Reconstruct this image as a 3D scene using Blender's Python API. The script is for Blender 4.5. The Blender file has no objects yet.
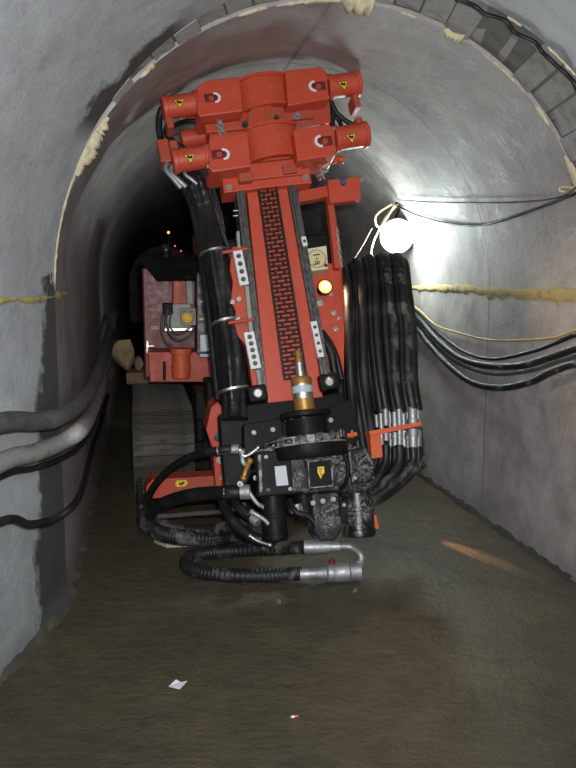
import bpy, bmesh, math, random
from mathutils import Vector as V, Matrix
R = random.Random(7)
SC = bpy.context.scene
COL = SC.collection
PI = math.pi

# ------------------------------------------------------------------ camera model
F = 750.0
PITCH = 0.1378
EYE = V((0, 0, 1.6))
CF = V((0, math.cos(PITCH), -math.sin(PITCH)))
CU = V((0, math.sin(PITCH), math.cos(PITCH)))
CR = V((1, 0, 0))

def ray(px, py):
    return (CF + CR * ((px - 288) / F) + CU * ((384 - py) / F)).normalized()

def on_plane(px, py, o, n):
    r = ray(px, py)
    return EYE + r * ((o - EYE).dot(n) / r.dot(n))

def depth(p):
    return (p - EYE).dot(CF)

def at_y(px, py, Y):
    r = ray(px, py)
    return EYE + r * (Y / r.y)

def at_z(px, py, z):
    r = ray(px, py)
    return EYE + r * ((z - 1.6) / r.z)

# ------------------------------------------------------------------ tunnel frame
L0 = V((-1.0922, 3.5353, 0))
W = 2.6316
ZS = 1.532
RISE = 1.345
H = 0.1934
HN = -0.0979
PHF, PHN = 0.1045, -0.14
DF = V((-math.sin(H), math.cos(H), 0)); NF = V((math.cos(H), math.sin(H), 0))
DN = V((-math.sin(HN), math.cos(HN), 0)); NN = V((math.cos(HN), math.sin(HN), 0))
KF, KN = math.tan(PHF - H), math.tan(PHN - HN)

def prof(a, r=0.0):
    """point (s, z) of the lining profile; a in degrees 0..180 on the vault, r outward offset"""
    t = math.radians(a)
    return W / 2 - (W / 2 + r) * math.cos(t), ZS + (RISE + r) * math.sin(t)

def far_pt(s, z, t):
    p = L0 + NF * s + DF * t
    return V((p.x, p.y, z))

def near_pt(s, z, t):
    p = L0 + NN * s + DN * t
    return V((p.x, p.y, z))

def inside(p, far, inset):
    q = p - L0
    s = q.dot(NF if far else NN)
    z = p.z
    if z < inset * .3:
        return False
    if z <= ZS:
        return inset < s < W - inset
    return ((s - W / 2) / (W / 2 - inset)) ** 2 + ((z - ZS) / (RISE - inset)) ** 2 < 1

def on_tunnel(px, py, inset=0.0, far=True):
    """march the pixel's ray until it meets the lining of the far (or near) tunnel, inset inwards"""
    r = ray(px, py)
    lo = 2.2 if not far else 3.4
    k = lo
    while k < 30 and inside(EYE + r * k, far, inset):
        k += 0.02
    return EYE + r * k

# ------------------------------------------------------------------ mesh builder
class MB:
    def __init__(s):
        s.v = []; s.f = []; s.sm = []
    def add(s, vs, fs, smooth=False):
        b = len(s.v)
        s.v += [V(p) for p in vs]
        for f in fs:
            s.f.append(tuple(b + i for i in f)); s.sm.append(smooth)
        return s
    def box(s, c, ax, ay, az, hx, hy, hz, bev=0.0):
        """box at c with unit axes and half sizes; bevelled edges"""
        bm = bmesh.new()
        bmesh.ops.create_cube(bm, size=2)
        for q in bm.verts:
            q.co = V((q.co.x * hx, q.co.y * hy, q.co.z * hz))
        if bev > 0:
            bev = min(bev, .45 * min(hx, hy, hz) * 2)
            bmesh.ops.bevel(bm, geom=list(bm.edges), offset=bev, segments=2, profile=.5, affect='EDGES')
        m = Matrix((ax, ay, az)).transposed()
        if m.determinant() < 0:
            bmesh.ops.reverse_faces(bm, faces=list(bm.faces))
        bm.verts.index_update()
        s.add([c + m @ q.co for q in bm.verts], [[q.index for q in f.verts] for f in bm.faces])
        bm.free()
        return s
    def lathe(s, p0, axis, prof, n=24, cap=True):
        """profile [(along, radius)] turned about axis"""
        a = axis.normalized()
        e1 = a.orthogonal().normalized(); e2 = a.cross(e1)
        cs = [(math.cos(2 * PI * i / n), math.sin(2 * PI * i / n)) for i in range(n)]
        ringv = lambda t, r: [p0 + a * t + (e1 * c + e2 * q) * r for (c, q) in cs]
        # break the smooth surface where the profile turns sharply
        runs = [[prof[0]]]
        for j in range(1, len(prof)):
            runs[-1].append(prof[j])
            if j < len(prof) - 1:
                d1 = math.atan2(prof[j][1] - prof[j - 1][1], prof[j][0] - prof[j - 1][0])
                d2 = math.atan2(prof[j + 1][1] - prof[j][1], prof[j + 1][0] - prof[j][0])
                if abs((d2 - d1 + PI) % (2 * PI) - PI) > .65:
                    runs.append([prof[j]])
        for run in runs:
            vs = [q for (t, r) in run for q in ringv(t, r)]
            s.add(vs, [(j * n + i, j * n + (i + 1) % n, (j + 1) * n + (i + 1) % n, (j + 1) * n + i) for j in range(len(run) - 1) for i in range(n)], True)
        if cap:
            s.add(ringv(*prof[0]), [tuple(reversed(range(n)))]); s.add(ringv(*prof[-1]), [tuple(range(n))])
        return s
    def cyl(s, p0, p1, r, r1=None, n=20, bev=0.0):
        r1 = r if r1 is None else r1
        l = (p1 - p0).length
        if bev:
            pr = [(0, r - bev), (bev, r), (l - bev, r1), (l, r1 - bev)]
        else:
            pr = [(0, r), (l, r1)]
        return s.lathe(p0, p1 - p0, pr, n)
    def hexbolt(s, p, ax, r, h):
        s.lathe(p, ax, [(0, r * 1.45), (h * .25, r * 1.45)], 14)
        s.lathe(p + ax * h * .25, ax, [(0, r), (h * .6, r), (h * .75, r * .8)], 6)
        return s
    def tube(s, pts, r, n=10, sub=6, rfun=None, afun=None):
        P = spline(pts, sub)
        vs = []; m = len(P)
        T = [(P[min(i + 1, m - 1)] - P[max(i - 1, 0)]).normalized() for i in range(m)]
        e = T[0].orthogonal().normalized()
        for i in range(m):
            e = (e - T[i] * e.dot(T[i]))
            e = e.normalized() if e.length > 1e-6 else T[i].orthogonal().normalized()
            g = T[i].cross(e)
            rr = r if rfun is None else rfun(i, i / (m - 1))
            for k in range(n):
                a = 2 * PI * k / n
                vs.append(P[i] + (e * math.cos(a) + g * math.sin(a)) * (rr if afun is None else rr * afun(i, a)))
        fs = [(j * n + k, j * n + (k + 1) % n, (j + 1) * n + (k + 1) % n, (j + 1) * n + k) for j in range(m - 1) for k in range(n)]
        s.add(vs, fs, True)
        s.add(vs[:n], [tuple(reversed(range(n)))]); s.add(vs[-n:], [tuple(range(n))])
        return s
    def prism(s, pts, ext, bev=0.0):
        """closed polygon pts (3D) extruded by the vector ext"""
        bm = bmesh.new()
        f = bm.faces.new([bm.verts.new(p) for p in pts])
        bm.normal_update()
        if f.normal.dot(ext) > 0:
            f.normal_flip()
        g = bmesh.ops.extrude_face_region(bm, geom=[f])
        for q in g['geom']:
            if isinstance(q, bmesh.types.BMVert):
                q.co += ext
        if bev:
            bmesh.ops.bevel(bm, geom=list(bm.edges), offset=bev, segments=2, profile=.5, affect='EDGES')
        bmesh.ops.recalc_face_normals(bm, faces=list(bm.faces))
        bmesh.ops.triangulate(bm, faces=[q for q in bm.faces if len(q.verts) > 4])
        bm.verts.index_update()
        s.add([q.co.copy() for q in bm.verts], [[q.index for q in f.verts] for f in bm.faces])
        bm.free()
        return s
    def ball(s, c, r, n=14, sx=V((1, 0, 0)), sz=1.0):
        pr = [(-r * math.cos(PI * k / n) * sz, max(r * math.sin(PI * k / n), 1e-4)) for k in range(n + 1)]
        return s.lathe(c, V((0, 0, 1)), pr, n * 2, False)
    def build(s, name, m, parent=None, world=False):
        lo = V((min(p.x for p in s.v), min(p.y for p in s.v), min(p.z for p in s.v)))
        hi = V((max(p.x for p in s.v), max(p.y for p in s.v), max(p.z for p in s.v)))
        c = V((0, 0, 0)) if world else (lo + hi) / 2
        me = bpy.data.meshes.new(name)
        me.from_pydata([p - c for p in s.v], [], s.f)
        me.polygons.foreach_set('use_smooth', s.sm)
        for q in (m if isinstance(m, (list, tuple)) else [m]):
            me.materials.append(q)
        me.update()
        o = bpy.data.objects.new(name, me)
        COL.objects.link(o)
        o.location = c - (wloc(parent) if parent else V((0, 0, 0)))
        o.parent = parent
        return o

def wloc(o):
    p = V((0, 0, 0))
    while o is not None:
        p = p + o.location; o = o.parent
    return p

def spline(pts, sub):
    P = [V(p) for p in pts]
    if len(P) < 3 or sub <= 1:
        return P
    Q = [P[0] * 2 - P[1]] + P + [P[-1] * 2 - P[-2]]
    out = []
    for i in range(1, len(Q) - 2):
        a, b, c, d = Q[i - 1:i + 3]
        for k in range(sub):
            t = k / sub
            out.append(.5 * ((2 * b) + (c - a) * t + (2 * a - 5 * b + 4 * c - d) * t * t + (3 * b - a - 3 * c + d) * t ** 3))
    out.append(P[-1])
    return out

def empty(name, loc, parent=None):
    o = bpy.data.objects.new(name, None); COL.objects.link(o)
    o.location = loc - (wloc(parent) if parent else V((0, 0, 0))); o.parent = parent
    o.empty_display_size = .1
    return o

def tag(o, label=None, cat=None, group=None, kind=None):
    if label: o['label'] = label
    if cat: o['category'] = cat
    if group: o['group'] = group
    if kind: o['kind'] = kind
    return o

# ------------------------------------------------------------------ materials
def nodes(name):
    m = bpy.data.materials.new(name); m.use_nodes = True
    nt = m.node_tree
    b = nt.nodes['Principled BSDF']
    return m, nt, b

def ramp(nt, src, stops):
    r = nt.nodes.new('ShaderNodeValToRGB')
    e = r.color_ramp.elements
    while len(e) > len(stops): e.remove(e[-1])
    while len(e) < len(stops): e.new(1)
    for q, (p, c) in zip(e, stops):
        q.position = p; q.color = (c, c, c, 1) if isinstance(c, (int, float)) else (*c, 1)
    nt.links.new(src, r.inputs[0])
    return r.outputs[0]

def noise(nt, co, scale, detail=5, rough=.6, dist=0):
    n = nt.nodes.new('ShaderNodeTexNoise')
    n.inputs['Scale'].default_value = scale; n.inputs['Detail'].default_value = detail
    n.inputs['Roughness'].default_value = rough; n.inputs['Distortion'].default_value = dist
    nt.links.new(co, n.inputs['Vector'])
    return n.outputs[0]

def mix(nt, f, a, b, mode='MIX'):
    n = nt.nodes.new('ShaderNodeMix'); n.data_type = 'RGBA'; n.blend_type = mode
    for s, v in ((n.inputs[0], f), (n.inputs[6], a), (n.inputs[7], b)):
        if hasattr(v, 'is_linked'): nt.links.new(v, s)
        elif isinstance(v, (int, float)): s.default_value = v
        else: s.default_value = (*v, 1)
    return n.outputs[2]

def math_(nt, op, a, b=0.0, c=0.0):
    n = nt.nodes.new('ShaderNodeMath'); n.operation = op
    for s, v in zip(n.inputs, (a, b, c)):
        if hasattr(v, 'is_linked'): nt.links.new(v, s)
        else: s.default_value = v
    return n.outputs[0]

def vdot(nt, co, v):
    n = nt.nodes.new('ShaderNodeVectorMath'); n.operation = 'DOT_PRODUCT'
    nt.links.new(co, n.inputs[0]); n.inputs[1].default_value = v
    return n.outputs['Value']

def stretch(nt, co, s):
    n = nt.nodes.new('ShaderNodeVectorMath'); n.operation = 'MULTIPLY'
    nt.links.new(co, n.inputs[0]); n.inputs[1].default_value = s
    return n.outputs[0]

def bump(nt, b, src, strength, dist=.01):
    n = nt.nodes.new('ShaderNodeBump'); n.inputs['Strength'].default_value = strength
    n.inputs['Distance'].default_value = dist
    nt.links.new(src, n.inputs['Height']); nt.links.new(n.outputs[0], b.inputs['Normal'])

def paint(name, col, rough=.4, metal=0.0, dirt=None, amt=.5, scale=14, thr=.55, bmp=.15, spec=.5):
    """one painted, rubber or metal surface with patchy grime of the dirt colour"""
    m, nt, b = nodes(name)
    tc = nt.nodes.new('ShaderNodeTexCoord').outputs['Object']
    b.inputs['Metallic'].default_value = metal
    b.inputs['Specular IOR Level'].default_value = spec
    n1 = noise(nt, tc, scale, 6, .65)
    dcol = dirt if dirt else tuple(c * .6 for c in col)
    msk = ramp(nt, n1, [(thr, 0), (min(1, thr + .16), amt)])
    c = mix(nt, msk, col, dcol)
    n2 = noise(nt, tc, scale * 6, 4)
    c = mix(nt, .3, c, ramp(nt, n2, [(.3, .45), (.7, 1)]), 'MULTIPLY')
    nt.links.new(c, b.inputs['Base Color'])
    nt.links.new(ramp(nt, n1, [(.35, rough), (.75, min(1, rough + .3))]), b.inputs['Roughness'])
    if bmp: bump(nt, b, n2, bmp, .004)
    return m

RED = paint('red_paint', (.53, .070, .034), .36, 0, (.50, .15, .11), .4, 9, .54, .10)
RED2 = paint('worn_red_paint', (.48, .062, .028), .42, 0, (.26, .075, .05), .6, 7, .48, .12)
ORANGE = paint('orange_paint', (.62, .11, .03), .45, 0, (.30, .09, .05), .5, 20)
MAROON = paint('maroon_paint', (.15, .016, .020), .30, 0, (.20, .05, .05), .5, 20, .5, .5)
BLACK = paint('black_paint', (.007, .007, .008), .42, 0, (.02, .019, .018), .7, 10, .5, .15, .14)
DUSTY = paint('dusty_black_paint', (.012, .012, .013), .36, 0, (.40, .39, .37), .75, 17, .565, .4)
RUBBER = paint('black_rubber', (.009, .009, .010), .40, 0, (.035, .035, .034), .6, 9, .5, .1, .35)
DUSTRUB = paint('dusty_rubber', (.012, .012, .013), .45, 0, (.20, .195, .185), .75, 9, .52, .2, .4)
GREYRUB = paint('grey_dusty_rubber', (.085, .082, .078), .6, 0, (.03, .03, .03), .8, 9, .5, .2)
WRAP = paint('black_plastic_wrap', (.010, .010, .012), .18, 0, (.03, .03, .03), .5, 8, .6, .5, .7)
STEEL = paint('bare_steel', (.62, .62, .60), .3, 1.0, (.25, .23, .2), .5, 20, .55, .1)
ZINC = paint('zinc_fitting', (.40, .41, .42), .45, .75, (.22, .22, .2), .6, 30, .55, .1)
DKSTEEL = paint('dark_steel', (.14, .14, .14), .42, .8, (.05, .045, .04), .7, 30, .45, .3)
CHAIN = paint('oiled_chain', (.022, .02, .02), .38, .5, (.07, .05, .04), .6, 40, .5, .1)
GOLD = paint('greased_brass', (.42, .22, .05), .35, .55, (.20, .10, .03), .7, 22, .5, .2)
def splattered(name):
    # black paint with slurry: pale flecks and scratchy smears in patches
    m, nt, b = nodes(name)
    tc = nt.nodes.new('ShaderNodeTexCoord').outputs['Object']
    patch = ramp(nt, noise(nt, tc, 7, 4, .6), [(.42, 0), (.60, 1)])
    n1 = noise(nt, tc, 16, 6, .7, 1.6)
    scr = ramp(nt, math_(nt, 'ABSOLUTE', math_(nt, 'SUBTRACT', n1, .5)), [(0, 1), (.012, .6), (.03, 0)])
    fleck = ramp(nt, noise(nt, tc, 75, 4, .6), [(.60, 0), (.68, .9)])
    f = math_(nt, 'MULTIPLY', patch, math_(nt, 'MAXIMUM', math_(nt, 'MULTIPLY', scr, .8), math_(nt, 'MULTIPLY', fleck, .75)))
    c = mix(nt, f, (.009, .009, .010), (.42, .41, .39))
    nt.links.new(c, b.inputs['Base Color'])
    nt.links.new(ramp(nt, f, [(0, .28), (.5, .8)]), b.inputs['Roughness'])
    b.inputs['Specular IOR Level'].default_value = .4
    bump(nt, b, n1, .3, .006)
    return m
DUSTY = splattered('slurry_splashed_black_paint')
DUSTEDGE = paint('dust_caked_edge', (.03, .03, .03), .6, 0, (.42, .41, .38), .85, 24, .40, .4)
WHITE = paint('white_nylon', (.72, .73, .72), .5, 0, (.42, .41, .39), .5, 30, .55, .05)
LABEL = paint('pale_label', (.48, .52, .58), .35, 0, (.3, .32, .36), .3, 30, .6, 0)
CREAM = paint('cream_plastic', (.70, .62, .40), .5, 0, (.42, .36, .22), .5, 20, .55, .05)
CREAM2 = paint('dial_cream', (.62, .53, .30), .5, 0, (.40, .34, .2), .4, 30, .6, .05)
YELLOW = paint('yellow_decal', (.80, .55, .03), .4, 0, (.5, .36, .05), .3, 40, .65, 0)
INK = paint('black_ink', (.01, .01, .01), .5, 0, (.02, .02, .02), .3, 40, .6, 0)
GREYBOX = paint('grey_enamel', (.30, .30, .27), .45, 0, (.16, .15, .13), .6, 16)
BLUE = paint('blue_plug', (.05, .10, .26), .4)
FOAM = paint('cream_foam', (.56, .50, .34), .85, 0, (.34, .29, .17), .7, 24, .5, .7)
FOAMY = paint('yellow_foam', (.42, .34, .14), .85, 0, (.22, .19, .11), .7, 18, .5, .8)
BLOCK = paint('grey_block', (.34, .345, .33), .85, 0, (.17, .165, .15), .7, 6, .48, .6)
MORTAR = paint('mortar', (.15, .148, .14), .95, 0, (.08, .08, .075), .7, 10, .5, .6)
MUD = paint('dried_mud', (.07, .062, .05), .8, 0, (.15, .14, .12), .6, 9, .5, .8)
TRACK = paint('muddy_track_steel', (.085, .078, .065), .55, .35, (.03, .028, .025), .7, 12, .5, .5)
PIPE = paint('pale_flaking_pipe', (.27, .27, .265), .5, .2, (.15, .115, .08), .85, 16, .5, .3)
YCABLE = paint('yellow_cable', (.46, .31, .12), .55, 0, (.25, .17, .08), .6, 9)
TIE = paint('cream_cord', (.62, .54, .32), .6, 0, (.4, .33, .18), .5, 9)
ROCK = paint('tan_rock', (.34, .24, .14), .9, 0, (.17, .12, .08), .8, 6, .48, .8)
WOOD = paint('rough_timber', (.22, .14, .085), .85, 0, (.10, .065, .045), .8, 8, .48, .5)
DARKMUD = paint('dark_wet_mud', (.022, .019, .015), .6, 0, (.06, .055, .045), .6, 9, .5, .8)
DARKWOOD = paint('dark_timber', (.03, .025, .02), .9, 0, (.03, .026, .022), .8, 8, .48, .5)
PAPER = paint('white_paper', (.74, .76, .80), .7, 0, (.55, .56, .6), .4, 30, .6, .1)
PALE = paint('pale_board', (.40, .34, .29), .7, 0, (.2, .17, .14), .6, 10, .55, .3)

def emit(name, col, s):
    m, nt, b = nodes(name)
    b.inputs['Base Color'].default_value = (*col, 1)
    b.inputs['Emission Color'].default_value = (*col, 1)
    b.inputs['Emission Strength'].default_value = s
    return m
WARM = emit('warm_lamp_glass', (1, .66, .30), 6)
COOL = emit('cool_lamp_glass', (.82, 1, .97), 60)
HALO = emit('warm_lamp_halo', (1, .40, .09), 1.7)  # amber glow put into the lens to stand for the work lamp's halo
AMBER = emit('amber_indicator', (1, .42, .08), 2.2)
REDLED = emit('red_indicator', (1, .12, .04), 1.2)

m, nt, b = nodes('amber_lens')
b.inputs['Base Color'].default_value = (.75, .5, .08, 1); b.inputs['Roughness'].default_value = .15
LENS = m

def concrete(name, far, base, dark, roughness=.62):
    m, nt, b = nodes(name)
    co = nt.nodes.new('ShaderNodeNewGeometry').outputs['Position']
    big = noise(nt, co, 1.1, 5, .6, .4)
    mid = noise(nt, co, 5, 6, .65)
    fine = noise(nt, co, 60, 4, .7)
    c = mix(nt, ramp(nt, big, [(.3, 0), (.72, 1)]), base, dark)
    c = mix(nt, .7 if far else .5, c, ramp(nt, mid, [(.28, .55), (.66, 1)]), 'MULTIPLY')
    c = mix(nt, .5 if far else .28, c, ramp(nt, noise(nt, co, 2.3, 8, .75, 1.0), [(.36, .5), (.56, 1)]), 'MULTIPLY')
    c = mix(nt, .5, c, ramp(nt, fine, [(.3, .6), (.65, 1)]), 'MULTIPLY')
    # small pits and dark specks
    c = mix(nt, ramp(nt, noise(nt, co, 26, 3, .5), [(.66, 0), (.74, .55)]), c, tuple(x * .45 for x in base))
    # vertical run-off streaks
    st = noise(nt, stretch(nt, co, (9, 9, .55)), 1.0, 4, .6)
    c = mix(nt, ramp(nt, st, [(.56, 0), (.75, .4)]), c, tuple(x * .55 for x in base))
    D = DF if far else DN
    sub = nt.nodes.new('ShaderNodeVectorMath'); sub.operation = 'SUBTRACT'
    nt.links.new(co, sub.inputs[0]); sub.inputs[1].default_value = L0
    q = sub.outputs[0]
    t = vdot(nt, q, D)
    z = vdot(nt, co, (0, 0, 1))
    if far:
        # cast rings: every 1.25 m a fine joint, each ring a little different in tone
        tw = math_(nt, 'ADD', t, math_(nt, 'MULTIPLY', math_(nt, 'SUBTRACT', mid, .5), .03))
        fr = math_(nt, 'FRACT', math_(nt, 'DIVIDE', math_(nt, 'ADD', tw, 20.35), 1.25))
        line = ramp(nt, fr, [(0, 1), (.012, .8), (.022, 0)])
        c = mix(nt, math_(nt, 'MULTIPLY', line, .75), c, tuple(x * .3 for x in base))
        wn = nt.nodes.new('ShaderNodeTexWhiteNoise'); wn.noise_dimensions = '1D'
        nt.links.new(math_(nt, 'FLOOR', math_(nt, 'DIVIDE', math_(nt, 'ADD', tw, 20.35), 1.25)), wn.inputs['W'])
        c = mix(nt, .4, c, ramp(nt, wn.outputs['Value'], [(0, .65), (1, 1)]), 'MULTIPLY')
        # lengthwise joint off the crown
        s_ = vdot(nt, q, NF)
        sw = math_(nt, 'ADD', s_, math_(nt, 'MULTIPLY', math_(nt, 'SUBTRACT', mid, .5), .03))
        ln = ramp(nt, math_(nt, 'ABSOLUTE', math_(nt, 'SUBTRACT', sw, 1.30)), [(0, 1), (.008, .7), (.018, 0)])
        c = mix(nt, math_(nt, 'MULTIPLY', math_(nt, 'MULTIPLY', ln, .8), math_(nt, 'GREATER_THAN', z, 2.0)), c, tuple(x * .3 for x in base))
        # rust-brown tint low on the wall, and damp foot
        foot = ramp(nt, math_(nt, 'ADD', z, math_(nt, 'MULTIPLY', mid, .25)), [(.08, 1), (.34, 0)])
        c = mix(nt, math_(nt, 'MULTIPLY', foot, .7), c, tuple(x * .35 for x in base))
        rgh = ramp(nt, mid, [(.3, roughness - .12), (.7, roughness + .12)])
    else:
        # damp black stain beside the joint: a broad band below the springline, broken patches on the vault
        jag = math_(nt, 'MULTIPLY', math_(nt, 'SUBTRACT', noise(nt, co, 3.2, 6, .7), .5), .5)
        tj = math_(nt, 'ADD', t, jag)
        wid = math_(nt, 'ADD', .16, math_(nt, 'MULTIPLY', math_(nt, 'SUBTRACT', 1.5, z), .13))
        low = math_(nt, 'MULTIPLY', math_(nt, 'LESS_THAN', z, math_(nt, 'ADD', 1.62, jag)), 1.0)
        band = ramp(nt, math_(nt, 'ADD', math_(nt, 'ADD', tj, wid), .5), [(.48, 0), (.54, 1)])
        pat = math_(nt, 'MULTIPLY', ramp(nt, math_(nt, 'SUBTRACT', z, 2.0), [(.20, 0), (.30, 1), (.66, 1), (.74, 0)]), math_(nt, 'LESS_THAN', vdot(nt, q, NN), W * .42))
        band2 = ramp(nt, math_(nt, 'ADD', math_(nt, 'ADD', tj, .17), .5), [(.48, 0), (.54, 1)])
        hi = math_(nt, 'MULTIPLY', math_(nt, 'MULTIPLY', band2, pat), math_(nt, 'SUBTRACT', 1.0, low))
        msk = math_(nt, 'MAXIMUM', math_(nt, 'MULTIPLY', band, low), hi)
        c = mix(nt, math_(nt, 'MULTIPLY', msk, .9), c, (.028, .027, .024))
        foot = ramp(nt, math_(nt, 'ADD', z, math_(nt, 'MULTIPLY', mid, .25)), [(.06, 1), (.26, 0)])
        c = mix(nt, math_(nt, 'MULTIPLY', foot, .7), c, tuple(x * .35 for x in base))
        rgh = ramp(nt, mid, [(.3, roughness - .1), (.7, roughness + .12)])
    nt.links.new(c, b.inputs['Base Color'])
    nt.links.new(rgh, b.inputs['Roughness'])
    b.inputs['Specular IOR Level'].default_value = .4
    h = math_(nt, 'ADD', math_(nt, 'MULTIPLY', mid, 1.0), math_(nt, 'MULTIPLY', fine, .25))
    bump(nt, b, h, .5, .014)
    return m

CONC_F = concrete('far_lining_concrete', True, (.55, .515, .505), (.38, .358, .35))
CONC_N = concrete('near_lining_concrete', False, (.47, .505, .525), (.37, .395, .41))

m, nt, b = nodes('wet_muddy_concrete')
co = nt.nodes.new('ShaderNodeNewGeometry').outputs['Position']
n1 = noise(nt, co, 1.3, 6, .65, .5); n2 = noise(nt, co, 9, 6, .7)
n3 = noise(nt, stretch(nt, co, (5, 14, 1)), 1.0, 6, .7, 1.2)
c = mix(nt, ramp(nt, n1, [(.32, 0), (.68, 1)]), (.122, .100, .064), (.070, .063, .044))
c = mix(nt, ramp(nt, n3, [(.5, 0), (.72, .6)]), c, (.040, .038, .031))
c = mix(nt, .6, c, ramp(nt, n2, [(.3, .5), (.7, 1)]), 'MULTIPLY')
c = mix(nt, ramp(nt, noise(nt, co, 70, 3, .6), [(.66, 0), (.74, .5)]), c, (.17, .15, .12))
nt.links.new(c, b.inputs['Base Color'])
nt.links.new(ramp(nt, n1, [(.3, .34), (.7, .62)]), b.inputs['Roughness'])
b.inputs['Specular IOR Level'].default_value = .35
bump(nt, b, math_(nt, 'ADD', math_(nt, 'ADD', n2, math_(nt, 'MULTIPLY', noise(nt, co, 32, 4, .7), .5)), math_(nt, 'MULTIPLY', n3, .5)), .6, .02)
FLOOR = m

# ------------------------------------------------------------------ the setting
def shell(name, mat, far, prof_in, prof_out, t0, t1, step):
    """lining slab between an inner and an outer profile, from the joint plane to t1"""
    mb = MB()
    k = KF if far else KN
    pt = far_pt if far else near_pt
    n = max(1, int(abs(t1 - t0) / step))
    rows = []
    for i in range(n + 1):
        f = i / n
        row = []
        for (s, z) in list(prof_in) + list(reversed(prof_out)):
            a = s * k + t0
            row.append(pt(s, z, a * (1 - f) + t1 * f))
        rows.append(row)
    m_ = len(rows[0]); vs = [p for r in rows for p in r]
    fs = []
    for i in range(n):
        for j in range(m_):
            j2 = (j + 1) % m_
            fs.append((i * m_ + j, i * m_ + j2, (i + 1) * m_ + j2, (i + 1) * m_ + j))
    fs.append(tuple(range(m_))); fs.append(tuple(reversed([n * m_ + j for j in range(m_)])))
    mb.add(vs, fs)
    o = mb.build(name, mat, None, True)
    bm = bmesh.new(); bm.from_mesh(o.data)
    bmesh.ops.recalc_face_normals(bm, faces=list(bm.faces))
    for f in bm.faces:
        f.smooth = len(f.verts) == 4 and 'ceiling' in name
    for e in bm.edges:
        e.smooth = len(e.link_faces) == 2 and e.calc_face_angle(0) < .5
    bm.to_mesh(o.data); bm.free()
    tag(o, kind='structure')
    return o

TH = .18
vin = [prof(180 * i / 48) for i in range(49)]
vout = [prof(180 * i / 48, TH) for i in range(49)]
lin = [(0, -.1), (0, .5), (0, 1.0), (0, ZS)]; lout = [(-TH, -.1), (-TH, .5), (-TH, 1.0), (-TH, ZS)]
rin = [(W, -.1), (W, .5), (W, 1.0), (W, ZS)]; rout = [(W + TH, -.1), (W + TH, .5), (W + TH, 1.0), (W + TH, ZS)]
FAR_END = 26.0
shell('ceiling', CONC_F, True, vin, vout, 0, FAR_END, 1.3)
shell('wall_left', CONC_F, True, lin, lout, 0, FAR_END, 1.3)
shell('wall_right', CONC_F, True, rin, rout, 0, FAR_END, 1.3)
shell('ceiling', CONC_N, False, vin, vout, 0, -7.5, 1.0)
shell('wall_left', CONC_N, False, lin, lout, 0, -7.5, 1.0)
shell('wall_right', CONC_N, False, rin, rout, 0, -7.5, 1.0)

# floor: gently uneven slab running under both tunnels
mb = MB()
nx, ny = 40, 150
vs = []
for j in range(ny + 1):
    for i in range(nx + 1):
        x = -9 + 14 * i / nx; y = -5 + 36 * j / ny
        vs.append(V((x, y, 0)))
mb.add(vs, [(j * (nx + 1) + i, j * (nx + 1) + i + 1, (j + 1) * (nx + 1) + i + 1, (j + 1) * (nx + 1) + i) for j in range(ny) for i in range(nx)])
tag(mb.build('floor', FLOOR, None, True), kind='structure')

# ends of the tunnel
def plug(name, pt, t, mat):
    mb = MB()
    ps = [(-.1, -.1), (-.1, ZS)] + [prof(180 * i / 24, .1) for i in range(25)] + [(W + .1, ZS), (W + .1, -.1)]
    a = [pt(s, z, t) for (s, z) in ps]
    mb.prism(a, (pt(0, 0, t * 1.02) - pt(0, 0, t)))
    tag(mb.build(name, mat, None, True), kind='structure')
plug('wall_back', far_pt, FAR_END - .1, CONC_F)
plug('wall_front', near_pt, -7.4, CONC_N)

# wedge of blocks between the two linings (the bend opens on the right)
mb = MB(); mo = MB()
NB = 25
def ring(a, f, r):
    s, z = prof(a, r)
    return near_pt(s, z, s * KN) * (1 - f) + far_pt(s, z, s * KF) * f
for k in range(NB):
    a0 = 40 + (180 - 40) * k / NB; a1 = 40 + (180 - 40) * (k + 1) / NB
    g = .16 if R.random() < .7 else .4
    a0 += g * R.uniform(.6, 1.2); a1 -= g * R.uniform(.6, 1.2)
    r0 = R.uniform(-.004, .022)
    f0 = R.uniform(.02, .05); f1 = R.uniform(.93, .985)
    nseg = 3
    vs = []; fs = []
    for i in range(nseg + 1):
        a = a0 + (a1 - a0) * i / nseg
        for (f, r) in ((f0, r0), (f1, r0 + R.uniform(-.004, .006)), (f1, .15), (f0, .15)):
            vs.append(ring(a, f, r))
    for i in range(nseg):
        for j in range(4):
            fs.append((i * 4 + j, i * 4 + (j + 1) % 4, i * 4 + 4 + (j + 1) % 4, i * 4 + 4 + j))
    fs += [(3, 2, 1, 0), tuple(nseg * 4 + q for q in range(4))]
    mb.add(vs, fs)
for k in range(56):
    a0 = 12 + 168 * k / 56; a1 = 12 + 168 * (k + 1) / 56
    vs = [ring(a, f, r) for a in (a0, a1) for (f, r) in ((-.0, .020), (1.0, .020), (1.0, .17), (0, .17))]
    mo.add(vs, [(0, 1, 5, 4), (1, 2, 6, 5), (2, 3, 7, 6), (3, 0, 4, 7)])
t1 = mb.build('trim_1', BLOCK, None, True); tag(t1, kind='structure')
mm = mo.build('mortar', MORTAR, t1)
# straight part of the wedge below the springline (right)
mb = MB()
for k in range(8):
    z0, z1 = ZS - (k + 1) * .19, ZS - k * .19 - .014
    vs = []
    for z in (z0, z1):
        for (f, s) in ((.03, W + .01), (.97, W + .01), (.97, W + .16), (.03, W + .16)):
            vs.append(near_pt(s, z, s * KN) * (1 - f) + far_pt(s, z, s * KF) * f)
    mb.add(vs, [(3, 2, 1, 0), (4, 5, 6, 7), (0, 1, 5, 4), (1, 2, 6, 5), (2, 3, 7, 6), (3, 0, 4, 7)])
tag(mb.build('trim_2', BLOCK, None, True), kind='structure')

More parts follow.
